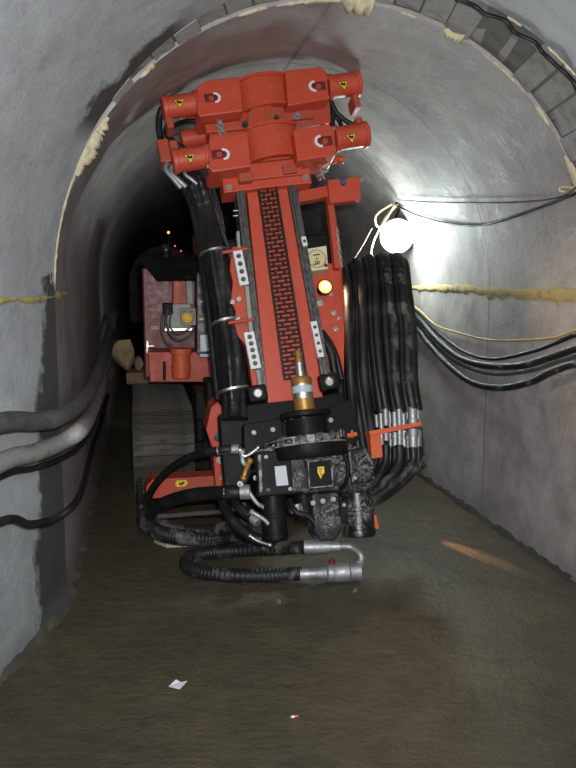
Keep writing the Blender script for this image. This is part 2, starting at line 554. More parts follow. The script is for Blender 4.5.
# expanding-foam: thin ragged ribbons squeezed out along the joints
def strip(mb, fn, a0, a1, lo, hi, th, seed, n=None, wmin=0.0):
    """fn(a, off, out): point on the seam at parameter a, off metres across it, out metres off the wall"""
    q = random.Random(seed)
    n = n or 60
    u = d = (lo + hi) / 2
    rows = []
    for i in range(n + 1):
        a = a0 + (a1 - a0) * i / n
        end = min(1, 6 * min(i, n - i) / n + .08) if a0 > -.2 else min(1, 6 * (n - i) / n + .3)
        u = max(lo, min(hi, u + q.uniform(-.35, .35) * (hi - lo))); d = max(lo, min(hi * 1.25, d + q.uniform(-.45, .45) * (hi - lo)))
        spike = q.uniform(1.2, 1.9) if q.random() < .14 else 1
        uu, dd = u * end, d * end * spike
        t = th * q.uniform(.5, 1.15) * (.4 + .6 * end)
        rows.append([fn(a, uu, -.004), fn(a, uu * .8, t * .7), fn(a, q.uniform(-.1, .2) * uu, t), fn(a, -dd * .75, t * .65), fn(a, -dd, -.004)])
    vs = [p for r in rows for p in r]
    mb.add(vs, [(i * 5 + k, i * 5 + k + 1, i * 5 + 6 + k, i * 5 + 5 + k) for i in range(n) for k in range(4)], True)

mb = MB()
strip(mb, lambda a, o, h: far_pt(W - h, ZS + o, a), -.232, 2.4, .014, .042, .018, 3, 110)
strip(mb, lambda a, o, h: far_pt(W - h, ZS + o, a), 2.3, 7.5, .010, .026, .014, 4, 120)
tag(mb.build('trim_3', FOAMY, None, True), kind='structure')
mb = MB()
strip(mb, lambda a, o, h: near_pt(h, ZS - .01 + o, a), -1.6, .0, .006, .026, .014, 5, 80)
strip(mb, lambda a, o, h: far_pt(h, ZS - .006 + o, a), .0, .55, .006, .022, .012, 6, 40)
tag(mb.build('trim_4', FOAMY, None, True), kind='structure')
def rim(f):
    def fn(a, o, h):
        s_, z_ = prof(a, -h)
        far = far_pt(s_, z_, s_ * KF + o + .004)
        if f >= .99: return far
        return near_pt(s_, z_, s_ * KN) * (1 - f) + far_pt(s_, z_, s_ * KF) * f + DF * o
    return fn
mb = MB()
for (a0, a1, lo, hi, th, sd) in ((1, 24, .003, .014, .008, 1), (24, 37, .010, .05, .04, 2), (27, 34, .03, .06, .05, 22), (47, 51, .006, .026, .014, 3), (70, 76, .006, .018, .01, 4), (78, 91, .004, .016, .01, 5),
                                 (91.5, 98, .03, .055, .05, 6), (103, 107, .004, .010, .008, 7), (113, 118, .012, .034, .03, 8), (122, 134, .003, .009, .006, 9), (138, 143, .006, .014, .01, 10), (150, 166, .008, .034, .02, 11)):
    strip(mb, rim(1), a0, a1, lo, hi, th, sd, max(12, int((a1 - a0) * 2.2)))
for (a0, a1, hi, sd) in ((101, 103, .008, 1), (109, 114, .014, 2), (122, 125, .010, 3), (131, 138, .014, 4), (146, 152, .014, 5)):
    strip(mb, rim(.02), a0, a1, .003, hi, .008, sd + 40, 16)
tag(mb.build('trim_5', FOAM, None, True), kind='structure')

# mud and rubble fillets where the walls meet the floor
def fillet(name, pt, s, t0, t1, inward, seed, m_=None):
    q = random.Random(seed); mb = MB(); n = int(abs(t1 - t0) / .05)
    vs = []
    for i in range(n + 1):
        t = t0 + (t1 - t0) * i / n
        w = .03 + .035 * q.random(); h_ = .012 + .03 * q.random()
        vs += [pt(s - inward * .03, -.02, t), pt(s - inward * .03, h_, t), pt(s + inward * w * .4, h_ * .7, t), pt(s + inward * w, -.02, t)]
    mb.add(vs, [(i * 4 + j, i * 4 + j + 1, i * 4 + 5 + j, i * 4 + 4 + j) for i in range(n) for j in range(3)], True)
    tag(mb.build(name, m_ or MUD, None, True), kind='structure')
fillet('baseboard_right', far_pt, W, -.2, 9, -1, 3, DARKMUD)
fillet('baseboard_left', far_pt, 0, .0, 9, 1, 4)
fillet('baseboard_left', near_pt, 0, -2.4, .0, 1, 5)

# ------------------------------------------------------------------ drilling rig frames
LEAN, TILT = .30, .150
up1 = V((0, 0, 1)) * math.cos(LEAN) + DF * math.sin(LEAN)
MN = -DF * math.cos(LEAN) + V((0, 0, 1)) * math.sin(LEAN)          # towards the camera
MU = up1 * math.cos(TILT) - NF * math.sin(TILT)                     # up the mast
MV = NF * math.cos(TILT) + up1 * math.sin(TILT)                     # to the mast's right
MO = at_y(298, 400, 4.12)
DM = at_y(298, 400, 4.45).dot(DF)

def mp(px, py, w=0.0):
    return on_plane(px, py, MO + MN * w, MN)

def mbox(mb, px, py, wpx, hpx, w0, w1, bev=.004):
    c = mp(px, py, w1); s = depth(c) / F
    mb.box(c - MN * ((w1 - w0) / 2), MV, MU, MN, wpx * s / 2, hpx * s / 2, (w1 - w0) / 2, bev)
    return mb

def mprism(mb, poly, w0, w1, bev=.004):
    return mb.prism([mp(x, y, w1) for (x, y) in poly], -MN * (w1 - w0), bev)

def mcyl(mb, a, b, rpx, w, r1=None, bev=.004, n=20):
    p, q = mp(a[0], a[1], w), mp(b[0], b[1], w)
    s = depth(p) / F
    return mb.cyl(p, q, rpx * s, None if r1 is None else r1 * s, n, bev)

def mdisc(mb, px, py, rpx, w0, w1, bev=.003, n=24):
    c = mp(px, py, w1); s = depth(c) / F
    return mb.cyl(c - MN * (w1 - w0), c, rpx * s, None, n, bev)

def mbolt(mb, px, py, rpx, w, h=.014):
    c = mp(px, py, w)
    return mb.hexbolt(c, MN, rpx * depth(c) / F, h)

def mtube(mb, pts, rpx, n=10, sub=6, rfun=None, afun=None):
    P = [mp(x, y, w) for (x, y, w) in pts]
    return mb.tube(P, rpx * depth(P[0]) / F, n, sub, rfun, afun)

def rp(px, py, dd):
    """pixel on the plane square to the tunnel, dd behind the mast base"""
    return on_plane(px, py, DF * (DM + dd), DF)

def rbox(mb, px, py, wpx, hpx, d0, d1, bev=.005):
    c = rp(px, py, d0); s = depth(c) / F
    mb.box(c + DF * ((d1 - d0) / 2), NF, V((0, 0, 1)), -DF, wpx * s / 2, hpx * s / 2, (d1 - d0) / 2, bev)
    return mb

def rprism(mb, poly, d0, d1, bev=.004):
    return mb.prism([rp(x, y, d0) for (x, y) in poly], DF * (d1 - d0), bev)

def rtube(mb, pts, rpx, n=10, sub=6, rfun=None):
    P = [rp(*q) for q in pts]
    return mb.tube(P, rpx * depth(P[0]) / F, n, sub, rfun)

def rcyl(mb, a, b, rpx, n=16, bev=.003):
    p, q = rp(*a), rp(*b)
    return mb.cyl(p, q, rpx * depth(p) / F, None, n, bev)

base = rp(262, 492, .9); base.z = 0
rig = empty('drilling_rig', base)
tag(rig, 'red and black crawler drilling rig with upright chain mast filling the tunnel', 'drilling rig')

# ---- mast
mb = MB()
mprism(mb, [(245, 172), (289, 166), (323, 397), (268, 403)], -.16, 0)
mast = mb.build('mast_beam', RED, rig)
for side, xs in (('l', ((240.3, 188), (263.5, 397))), ('r', ((291.5, 182), (326.3, 377)))):
    mb = MB()
    (x0, y0), (x1, y1) = xs
    mprism(mb, [(x0 - 4.2, y0), (x0 + 4.2, y0), (x1 + 4.6, y1), (x1 - 4.6, y1)], -.10, .035, .003)
    mprism(mb, [(x0 - 1.2, y0 + 2), (x0 + 1.2, y0 + 2), (x1 + 1.3, y1 - 2), (x1 - 1.3, y1 - 2)], .03, .05, .002)
    mb.build('guide_rail', DKSTEEL, rig)

# leaf chain: pins across, plates staggered between them
mb = MB()
NR = 44
for k in range(NR + 1):
    f = k / NR
    cx, cy = 267.3 + (295.5 - 267.3) * f, 188 + (378 - 188) * f
    hw = 9.2 + 2.2 * f
    ay = -hw * .13
    p, q = mp(cx - hw, cy - ay, .016), mp(cx + hw, cy + ay, .016)
    mb.cyl(p, q, .0058, None, 8)
    if k < NR:
        f2 = (k + 1) / NR
        nx_, ny_ = 267.3 + 28.2 * f2, 188 + 190 * f2
        for c in range(5):
            if (c + k) % 2 == 0 or c in (0, 4):
                o = (c - 2) / 2 * hw * .95
                a = mp(cx + o, cy - o * -.13 * -1, .018); b_ = mp(nx_ + o, ny_ - o * -.13 * -1, .018)
                mid = (a + b_) / 2
                mb.box(mid, MV, MU, MN, .0062, (a - b_).length * .72, .010, .002)
mb.build('drive_chain', CHAIN, rig)

# white wear plates with dark bolt holes
def wear(px, py, wpx, hpx, n, w=.075, th=.03, r=2.5):
    mb = MB(); mbox(mb, px, py, wpx, hpx, w - th, w, .003)
    o = mb.build('wear_plate', WHITE, rig); o['label'] = 'white slotted plate'
    for i in range(n):
        t = (i + .5) / n - .5
        c = mp(px, py, w)
        s = depth(c) / F
        p = c + MU * (-t * hpx * s * .9)
        h_ = MB(); h_.cyl(p - MN * .004, p + MN * .003, r * s, None, 16, .001)
        h_.build('bolt', DKSTEEL, o)
wear(241, 267.5, 9.5, 36, 4); wear(252.5, 350, 10.5, 38, 5)
wear(304.5, 241, 5, 10, 1, .06, .03, 1.6); wear(317.5, 339, 6.5, 37, 4, .06, .03, 1.8)

for poly in ([(236.5, 231), (239.5, 231), (241, 250), (238, 250)], [(245, 286), (249, 286), (253, 331), (249, 331)], [(256, 370), (259.5, 370), (262, 386), (258.5, 386)]):
    mb = MB(); mprism(mb, poly, .0, .05, .002); mb.build('slide_bar', GREYBOX, rig)
# red carriage side plates left of the rail
mb = MB()
mprism(mb, [(232, 247), (246, 245), (258, 330), (262, 395), (254, 395), (246, 345), (238, 336), (234, 322), (236, 312), (231, 300), (233, 282), (230, 268)], -.06, .02, .003)
sp = mb.build('carriage_plate', RED2, rig)
for (x, y) in ((239, 299), (238, 319), (232.5, 302)):
    q = MB(); mbolt(q, x, y, 1.6, .02); q.build('bolt', STEEL, sp)
for (y0, x0) in ((249.5, 222), (320, 228)):
    mb = MB(); mcyl(mb, (x0, y0 + 3), (x0 + 26, y0 - 1), 1.8, .06); mb.build('clamp_rod', RED2, rig)
# right carriage panel behind the rail
mb = MB()
mprism(mb, [(302, 268), (312, 266), (338, 262), (341, 268), (345, 300), (344, 378), (330, 384), (318, 372)], -.16, -.10, .004)
rpnl = mb.build('carriage_plate', RED, rig)
for (x, y, r) in ((319, 302, 3), (334, 313, 1.8), (336, 329, 1.8), (313, 296, 1.5), (312, 309, 1.6), (331, 294, 1.4), (339, 318, 1.4)):
    q = MB(); mbolt(q, x, y, r, -.10); q.build('bolt', STEEL, rpnl)
mb = MB()
mtube(mb, [(316, 330, -.06), (324, 340, -.03), (331, 352, -.02), (334, 368, -.03), (338, 384, -.05)], 4.2)
mtube(mb, [(322, 332, -.08), (331, 345, -.05), (337, 360, -.05), (341, 378, -.06)], 3.4)
mb.build('hydraulic_hose', RUBBER, rig)

# foot rollers of the mast
for (x, y) in ((258, 393), (329.5, 381.5)):
    mb = MB(); mbox(mb, x, y, 19, 17, -.1, .06, .012); c = mb.build('roller_bracket', BLACK, rig)
    q = MB(); mdisc(q, x, y, 5.4, .06, .078); r_ = q.build('roller', DKSTEEL, c)
    q = MB(); mdisc(q, x, y, 3.9, .078, .084, .002); mbolt(q, x, y, 1.7, .084); q.build('bolt', STEEL, c)

# ---- yoke below the clamps
mb = MB()
mprism(mb, [(222, 178), (268, 172), (309, 165), (312, 183), (268, 187), (224, 193)], -.10, .05, .006)
mprism(mb, [(236, 165), (300, 158), (303, 174), (238, 181)], -.10, .075, .006)
yoke = mb.build('yoke_plate', RED, rig)
for (x, y) in ((229, 187.5), (305.5, 177.5)):
    q = MB(); mbolt(q, x, y, 2.2, .05, .02); q.build('bolt', ZINC, yoke)
for (x, y) in ((246, 176), (290, 168)):
    mb = MB(); mbox(mb, x, y, 14, 10, .0, .10, .005); mb.build('yoke_lug', RED2, yoke)

# ---- pipe clamps
def clamp(name, saddle, jaws, cyls, lugs, decals, wz):
    c0 = mp(saddle[0], saddle[1], 0)
    root = empty(name, c0, rig)
    sx, sy, sw, sh = saddle
    s = depth(c0) / F
    # half-round saddle that the pipe passes through, its axis along the mast
    mb = MB()
    vs = []; fs = []; n = 18
    rO, rI = sw * s * .62, sw * s * .42
    for (hh) in (-sh * s / 2, sh * s / 2):
        for rr in (rO, rI):
            for i in range(n + 1):
                a = -PI * .5 + PI * i / n
                vs.append(c0 + MU * hh + MV * (rr * math.sin(a)) + MN * (wz - .16 + rr * math.cos(a) * .62))
    q = n + 1
    for i in range(n):
        fs += [(i, i + 1, 2 * q + i + 1, 2 * q + i), (q + i + 1, q + i, 3 * q + i, 3 * q + i + 1),
               (q + i, q + i + 1, i + 1, i), (2 * q + i, 2 * q + i + 1, 3 * q + i + 1, 3 * q + i)]
    fs += [(0, 2 * q, 3 * q, q), (n, q + n, 3 * q + n, 2 * q + n)]
    mb.add(vs, fs)
    mbox(mb, sx, sy, sw * 1.35, sh * .8, -.12, wz - .14, .006)
    for e in (-.5, .5):     # lips
        p = c0 + MU * (sh * s * e * .96)
        for i in range(n):
            a = -PI * .5 + PI * (i + .5) / n
            mb.box(p + MV * (rO * 1.02 * math.sin(a)) + MN * (wz - .16 + rO * 1.02 * math.cos(a) * .62), (MV * math.cos(a) - MN * math.sin(a) * .62).normalized(), MU, (MV * math.sin(a) + MN * math.cos(a)).normalized(), rO * PI / n * .6, .010, .010)
    mb.build('saddle', RED, root)
    for (poly, slot, left) in jaws:
        mb = MB(); mprism(mb, poly, -.06, wz, .008)
        j = mb.build('jaw_box', RED, root)
        x, y, w_, h_ = slot
        q = MB(); mbox(q, x, y, w_, h_, wz - .004, wz + .0015, .001); q.build('slot', MAROON, j)
        # crescent of bare steel where the pin has slid
        e = -1 if not left else 1
        pts = []
        cc = mp(x + e * w_ * .22, y, wz + .004); ss = depth(cc) / F
        ro, ri = h_ * .62 * ss, h_ * .40 * ss
        for i in range(13):
            a = -PI * .55 + PI * 1.1 * i / 12
            pts.append(cc + MV * (e * ro * math.cos(a)) + MU * (ro * math.sin(a)))
        for i in range(13):
            a = PI * .55 - PI * 1.1 * i / 12
            pts.append(cc + MV * (e * (ri * math.cos(a) - .1 * ro)) + MU * (ri * math.sin(a)))
        q = MB(); q.prism(pts, -MN * .003); q.build('pin_guide', WHITE, j)
        q = MB(); mdisc(q, x - e * w_ * .05, y, h_ * .30, wz, wz + .016); mdisc(q, x - e * w_ * .05, y, h_ * .16, wz + .016, wz + .021, .001); q.build('pin', RED2, j)
    for (a, b_, r, left) in cyls:
        mb = MB(); mcyl(mb, a, b_, r, wz * .45, None, .006, 28)
        d_ = V((b_[0] - a[0], b_[1] - a[1])) if False else (b_[0] - a[0], b_[1] - a[1])
        for (f0, f1, k) in ((-.02, .13, 1.10), (.88, 1.02, 1.12)):
            mcyl(mb, (a[0] + d_[0] * f0, a[1] + d_[1] * f0), (a[0] + d_[0] * f1, a[1] + d_[1] * f1), r * k, wz * .45, None, .004, 28)
        cy = mb.build('clamp_cylinder', RED, root)
        q = MB()
        je = b_ if left else a
        for dy in (-.85, .85):
            u = (je[0] + (1 if left else -1), je[1] + r * dy)
            mcyl(q, (u[0] - 2.5, u[1]), (u[0] + 2.5, u[1] - .4), 2.4, wz * .75, None, .002, 10)
        q.build('bolt', ZINC, cy)
    for (x, y, w_, h_) in lugs:
        mb = MB(); mbox(mb, x, y, w_, h_, -.02, wz * .6, .006); mb.build('cylinder_lug', RED2, root)
    for (x, y, r, cy_r) in decals:
        wd = wz * .45 + cy_r * depth(c0) / F + .0025
        def tri(k, w_):
            c = mp(x, y, w_); ss = depth(c) / F
            return [c + (MV * (-r * k) + MU * (r * .72 * k)) * ss, c + (MV * (r * k) + MU * (r * .72 * k)) * ss, c + (MU * (-r * 1.02 * k)) * ss]
        q = MB(); q.prism(tri(1.12, wd), -MN * .003); dk = q.build('warning_decal', INK, root); dk['label'] = 'yellow triangular warning sticker'
        q = MB(); q.prism(tri(.95, wd + .001), -MN * .001); q.build('decal_field', YELLOW, dk)
        c = mp(x, y, wd + .0022); ss = depth(c) / F
        q = MB()
        zz = [(-.48, .42), (-.12, .40), (-.30, .05), (.12, .25), (.12, -.1), (.44, .42)]
        for (p0, p1) in zip(zz[:-1], zz[1:]):
            A = c + (MV * p0[0] * r + MU * p0[1] * r) * ss; B = c + (MV * p1[0] * r + MU * p1[1] * r) * ss
            q.box((A + B) / 2, (B - A).normalized(), MN.cross((B - A).normalized()), MN, (B - A).length / 2 + .0015, .0042, .0006)
        q.build('decal_symbol', INK, dk)
    return root

clamp('pipe_clamp', (265, 98, 46, 32),
      [([(197, 86), (206, 80), (240, 76.5), (243, 111), (200, 116.5), (197, 112)], (212, 97.5, 15, 9), True),
       ([(285, 70), (321, 66.5), (327, 72), (329, 98.5), (288, 106)], (318, 86, 16, 9.5), False)],
      [((163, 108.5), (198, 103.5), 11.2, True), ((327, 87.5), (358, 83.5), 11.6, False)],
      [(170, 122, 7, 11), (357, 100, 6.5, 14)],
      [(179.5, 103, 5.2, 11.2), (343.5, 85, 5.2, 11.6)], .16)
clamp('pipe_clamp', (272, 147, 44, 34),
      [([(209, 139), (214, 135), (248, 131), (251.5, 166.5), (213, 172), (209, 168)], (220, 154, 17, 10), True),
       ([(293, 130), (329, 123.5), (334.5, 129), (336, 155), (297.5, 161)], (324.5, 141, 17, 10.5), False)],
      [((173, 161.5), (208, 156.5), 11.8, True), ((334, 139.5), (366, 134.5), 11.8, False)],
      [(174, 145.5, 8, 12), (360, 122, 7, 11)],
      [(190, 158, 5.4, 11.8), (351.5, 138, 5.4, 11.8)], .17)
# neck between the clamps, with its row of bolts
mb = MB()
mprism(mb, [(205, 116), (300, 106), (330, 101), (331, 122), (300, 128), (210, 138)], -.12, .05, .006)
for (x, y, w_, h_) in ((230, 126, 50, 9), (285, 116, 60, 9)):
    mbox(mb, x, y, w_, h_, .04, .075, .004)
mdisc(mb, 266, 121, 19, -.05, .085)
neck = mb.build('clamp_bridge', RED2, rig)
for (x, y) in ((219, 119.5), (220.5, 126), (222, 133), (297, 116.5), (245, 125), (276, 119)):
    q = MB(); mbolt(q, x, y, 2.6, .075, .03); q.build('bolt', ZINC if x in (219, 220.5, 222, 297) else DKSTEEL, neck)
# rear cylinder peeping out on the left, valve block
mb = MB(); mcyl(mb, (181, 140), (212, 134), 9, -.12); mcyl(mb, (186, 116), (214, 112), 6, -.15)
mb.build('rear_cylinder', RED2, rig)
mb = MB(); mbox(mb, 164.5, 150, 11, 24, -.06, .04, .006); mb.build('hose_block', RED2, rig)
def hose(pts, rpx, m=RUBBER, frame=mtube, name='hydraulic_hose', parent=None, ferr=None, n=10):
    mb = MB(); frame(mb, pts, rpx, n)
    o = mb.build(name, m, parent or rig)
    if ferr:
        for (a, b_, r) in ferr:
            q = MB(); P = [mp(*p) if frame is mtube else rp(*p) for p in (a, b_)]
            s = depth(P[0]) / F
            q.cyl(P[0], P[1], r * s, None, 16, .002)
            k = (P[1] - P[0]).normalized()
            q.cyl(P[1] - k * .004, P[1] + k * r * s * 1.4, r * s * 1.25, None, 6, .001)
            z_ = q.build('hose_fitting', ZINC, o); z_['label'] = 'silver crimped hose fitting'
    return o
hose([(162, 108, -.02), (159, 120, -.04), (160, 135, -.05), (163, 147, -.04)], 3.6)
hose([(168, 124, -.02), (167, 134, -.06), (175, 143, -.10), (186, 150, -.10)], 3.2)
hose([(170, 128, -.03), (182, 122, -.10), (196, 121, -.12), (210, 122, -.10)], 2.6)
hose([(172, 133, -.05), (186, 128, -.12), (205, 128, -.12)], 3.8, GREYRUB)
hose([(325, 103, .0), (323, 113, -.02), (323, 124, -.02), (325, 130, .0)], 2.6)
hose([(329, 102, .0), (333, 112, .0), (332, 122, .0), (334, 128, .0)], 3.0)
hose([(331, 102, .02), (337, 113, .01), (346, 121, .0), (356, 126, .0)], 2.6)
hose([(326, 108, .0), (337, 118, -.01), (341, 126, -.01), (338, 131, .0)], 2.2)
# silver elbow fittings under the lower left clamp
for (a, b_) in (((166, 170), (181, 188)), ((171, 173), (186, 187)), ((185, 174), (197, 184))):
    mb = MB()
    mtube(mb, [(a[0] + 1, a[1] - 7, .03), (a[0], a[1], .04), ((a[0] + b_[0]) / 2, (a[1] + b_[1]) / 2, .04), (b_[0], b_[1], .03)], 2.5 if a[0] < 180 else 1.9, 12)
    q = mb.build('elbow_fitting', ZINC, rig)
# silver cross handle
mb = MB()
for (a, b_) in (((316, 176), (328, 170)), ((320, 168), (324.5, 179.5)), ((322, 166), (328, 163))):
    mcyl(mb, a, b_, 1.3, .09, None, .001, 10)
mdisc(mb, 322.2, 173, 2.2, .02, .10)
mb.build('cross_handle', STEEL, rig)
mb = MB(); mcyl(mb, (316, 166), (341, 158), 3.4, .05); mcyl(mb, (338, 159), (344, 160), 4.2, .05); mb.build('grease_port', RED2, rig)

# ---- guard frame on the right of the mast
mb = MB()
mprism(mb, [(328, 180), (339.5, 178.5), (340.5, 184), (343, 186), (346, 184), (346, 178), (360, 176.5), (361, 200), (330, 203)], -.05, -.005, .002)
gp = mb.build('guard_plate', RED, rig)
q = MB(); mdisc(q, 343.5, 181.5, 2.8, -.02, .01); q.build('plug', BLUE, gp)
q = MB(); mcyl(q, (359, 180), (364, 179), 2, -.03); q.build('bolt', ZINC, gp)
q = MB(); mcyl(q, (355, 201), (358, 201), 1.5, -.01); q.build('bolt', ZINC, gp)
mb = MB(); mprism(mb, [(298, 191), (330, 185), (331, 196), (299, 202)], -.10, -.04, .003)
mprism(mb, [(326, 186), (331, 186), (341, 268), (335, 268)], -.10, -.04, .003)
mb.build('guard_frame', RED2, rig)
mb = MB()
mtube(mb, [(333, 203, -.04), (337, 232, -.05), (340, 262, -.06), (349, 330, -.06), (358, 400, -.06), (362, 432, -.05)], .9)
mb.build('thin_cable', RED2, rig)
mb = MB()
for k in range(9):
    c = mp(337.2 + k * .55, 229 + 4.5 * k, -.04)
    ax = (MV if k % 2 else MN)
    ring_ = [c + MU * (.017 * math.cos(a)) + ax * (.007 * math.sin(a)) for a in [2 * PI * i / 10 for i in range(11)]]
    mb.tube(ring_, .0028, 6, 2)
mb.build('safety_chain', STEEL, rig)
# cream box with a round dial
mb = MB(); mprism(mb, [(305, 249), (326.5, 245.5), (328.5, 268.5), (307.5, 271.5)], -.10, .01, .004)
ab = mb.build('alarm_box', CREAM, rig); ab['label'] = 'cream box with round dial'
q = MB(); mdisc(q, 317, 258.5, 9.6, .008, .014); q.build('dial_rim', DKSTEEL, ab)
q = MB(); mdisc(q, 317, 258.5, 9.0, .012, .017); dl = q.build('dial', CREAM2, ab)
q = MB()
for (x, y, w_, h_) in ((316.5, 254.8, 7, 1.1), (316.2, 264, 6.6, 1.2), (315.4, 261.8, 1.0, 2.4), (317.4, 261.8, 1.0, 2.4), (319.2, 261.8, 1.0, 2.4)):
    mbox(q, x, y, w_, h_, .016, .018, 0)
mdisc(q, 317, 258.3, .9, .016, .019, 0)
q.build('dial_print', INK, ab)
q = MB(); mbolt(q, 326, 265.5, 1.3, .01); q.build('bolt', DKSTEEL, ab)
# lit work lamp
wl = mp(325, 287, .0)
mb = MB()
mb.lathe(wl - MN * .08, MN, [(0, .02), (.02, .035), (.08, .045), (.085, .045), (.085, .038)], 24, True)
lamp = mb.build('work_light', BLACK, rig); lamp['label'] = 'lit round work lamp'
q = MB(); q.lathe(wl + MN * .0055, MN, [(0, .0385), (.008, .034), (.014, .02), (.017, .001)], 24); lz = q.build('lamp_lens', HALO, lamp)
q = MB(); q.lathe(wl + MN * .0190, MN, [(0, .024), (.004, .02), (.007, .001)], 24); q.build('lamp_bulb', WARM, lz)

# ---- wrapped hose bundle left of the mast
mb = MB()
q_ = random.Random(5)
pts = [(194, 176, -.14), (200, 192, -.14), (208, 216, -.13), (214, 245, -.10), (220, 280, -.08), (226, 320, -.06), (231, 360, -.04), (234, 400, -.02), (235, 420, .0)]
mtube(mb, pts, 12.5, 40, 12, lambda i, f: (12.5 + 1.2 * math.sin(f * 19)) * .0057 * (1 + q_.uniform(-.025, .025)), lambda i, a: 1 + .10 * math.cos(5 * a + .05 * i) + .05 * math.sin(9 * a - .13 * i))
wb = mb.build('hose_sleeve', WRAP, rig); wb['label'] = 'black plastic wrapped hose bundle'
for (x, y, r) in ((214.5, 253, 13.5), (226, 322, 14), (233, 390, 14)):
    c = mp(x, y, -.09 + .1 * (y - 250) / 150)
    q = MB(); ax = (MU + MV * -.02).normalized(); q.lathe(c - ax * .006, ax, [(0, r * .0060), (0, r * .0064), (.012, r * .0064), (.012, r * .0060)], 24); q.build('hose_band', STEEL, wb)
for (dx, r) in ((10, 4.4), (18, 3.6), (2, 4.2), (-6, 3.8), (14, 4)):
    hose([(186 + dx, 178 - dx * .4, -.2), (198 + dx, 205, -.24), (205 + dx, 240, -.24), (212 + dx, 290, -.2), (219 + dx, 350, -.16), (224 + dx, 400, -.12)], r, WRAP)
mb = MB()
for y in (211, 216):
    mcyl(mb, (233, y), (238, y - .5), 1.0, .02, None, .001, 8)
mb.build('grease_nipple', STEEL, rig)

# ---- drill head
head = empty('drill_head', mp(305, 460, 0), rig)
ha = (mp(299, 350, .17) - mp(306, 410, .17)).normalized()
pb = mp(304.6, 409, .17); sc = depth(pb) / F
px_ = lambda k: k * sc
mb = MB()
mb.lathe(pb - ha * .06, ha, [(0, px_(10.5)), (.06 + px_(10), px_(10.5))], 28); mb.lathe(pb + ha * px_(24), ha, [(0, px_(10.2)), (px_(6), px_(10.6)), (px_(8.5), px_(9))], 28)
sp_ = mb.build('spindle', GOLD, head); sp_['label'] = 'greasy brass drill spindle'
q = MB(); q.lathe(pb + ha * px_(9.5), ha, [(0, px_(10.3)), (px_(15), px_(10.3))], 28); q.lathe(pb + ha * px_(32), ha, [(0, px_(4.6)), (px_(15), px_(4.2))], 20); q.build('chrome_sleeve', STEEL, sp_)
q = MB(); q.lathe(pb + ha * px_(16), ha, [(0, px_(10.5)), (px_(7), px_(10.5))], 28); q.build('tape_wrap', LABEL, sp_)
q = MB(); q.lathe(pb + ha * px_(47), ha, [(0, px_(3.9)), (px_(10), px_(3.5)), (px_(13), px_(2.6))], 16); q.build('spindle_tip', GOLD, sp_)
mb = MB()
mb.lathe(pb - ha * px_(50), ha, [(0, px_(36)), (px_(3), px_(38)), (px_(13), px_(38)), (px_(14), px_(36)), (px_(15), px_(31)), (px_(21), px_(31)), (px_(22), px_(29)), (px_(23), px_(20.5)), (px_(40), px_(20)), (px_(41), px_(24.5)), (px_(42), px_(25.5)), (px_(46), px_(25.5)), (px_(47), px_(24.5)), (px_(46.5), px_(22)), (px_(42), px_(20.5)), (px_(42), px_(11))], 40)
fg = mb.build('flange', BLACK, head)
q = MB(); q.lathe(pb - ha * px_(36.9), ha, [(0, px_(37.5)), (px_(1.5), px_(37)), (px_(2.2), px_(32)), (px_(8.5), px_(31.6)), (px_(9), px_(30))], 40); q.build('flange_ring', DUSTEDGE, fg)
for i in range(14):
    a = 2 * PI * (i + .3) / 14
    c = pb - ha * px_(34.5) + (MV * math.cos(a) + MN * math.sin(a)) * px_(34.2)
    q = MB(); q.box(c + ha * px_(3), (MV * math.cos(a) + MN * math.sin(a)), ha, (MN * math.cos(a) - MV * math.sin(a)), px_(2.6), px_(4), px_(3.2), .004); q.build('flange_lug', DUSTY, fg)
for i in range(10):
    a = 2 * PI * i / 10
    c = pb - ha * px_(8.5) + (MV * math.cos(a) + MN * math.sin(a)) * px_(20.5)
    q = MB(); q.hexbolt(c, (MV * math.cos(a) + MN * math.sin(a)), px_(1.2), .008); q.build('flange_bolt', DKSTEEL, fg)
mb = MB()
mprism(mb, [(259, 447), (300, 444), (345, 440), (356, 446), (372, 462), (376, 478), (366, 492), (345, 494), (330, 492), (306, 494), (262, 492), (256, 470)], -.12, .22, .012)
mprism(mb, [(262, 445), (330, 440), (352, 444), (340, 438), (280, 436)], -.1, .18, .008)
mb.build('gearbox', DUSTY, head)
mb = MB(); mbox(mb, 320, 474, 26, 28, .2, .245, .004); cp = mb.build('cover_plate', BLACK, head)
q = MB()
for (x0, y0, x1, y1) in ((308.5, 461.5, 330, 459), (309.5, 488, 333, 485.5), (308.2, 462, 309.5, 488), (331, 459.5, 333, 485)):
    mcyl(q, (x0, y0), (x1, y1), .8, .247, None, 0, 6)
q.build('plate_rim', DUSTEDGE, cp)
q = MB(); mprism(q, [(317.5, 467), (324, 466.5), (324.5, 473), (322.5, 474.5), (321, 479), (318.8, 474.8), (317.8, 473)], .244, .248, 0); dd = q.build('warning_decal', YELLOW, cp); dd['label'] = 'small yellow sticker'
q = MB()
for (x, y, w_, h_) in ((320.5, 469, 4, .8), (320.6, 471, 2.6, .8), (321, 474, .8, 3)):
    mbox(q, x, y, w_, h_, .247, .2487, 0)
q.build('decal_print', INK, dd)
mb = MB(); mprism(mb, [(256, 452), (291, 449), (293, 494), (258, 497)], -.1, .235, .008); lb = mb.build('motor_housing', BLACK, head)
q = MB(); mprism(q, [(274.5, 466.5), (286, 465.5), (288.5, 485), (276.5, 486)], .234, .238, 0); qq = q.build('white_label', LABEL, lb); qq['label'] = 'pale rectangular sticker'
for (x, y) in ((299, 475), (341, 470)):
    mb = MB(); mdisc(mb, x, y, 6.2, .2, .24); mdisc(mb, x, y, 3.6, .23, .252, .002, 6); mb.build('port_plug', DUSTY, head)
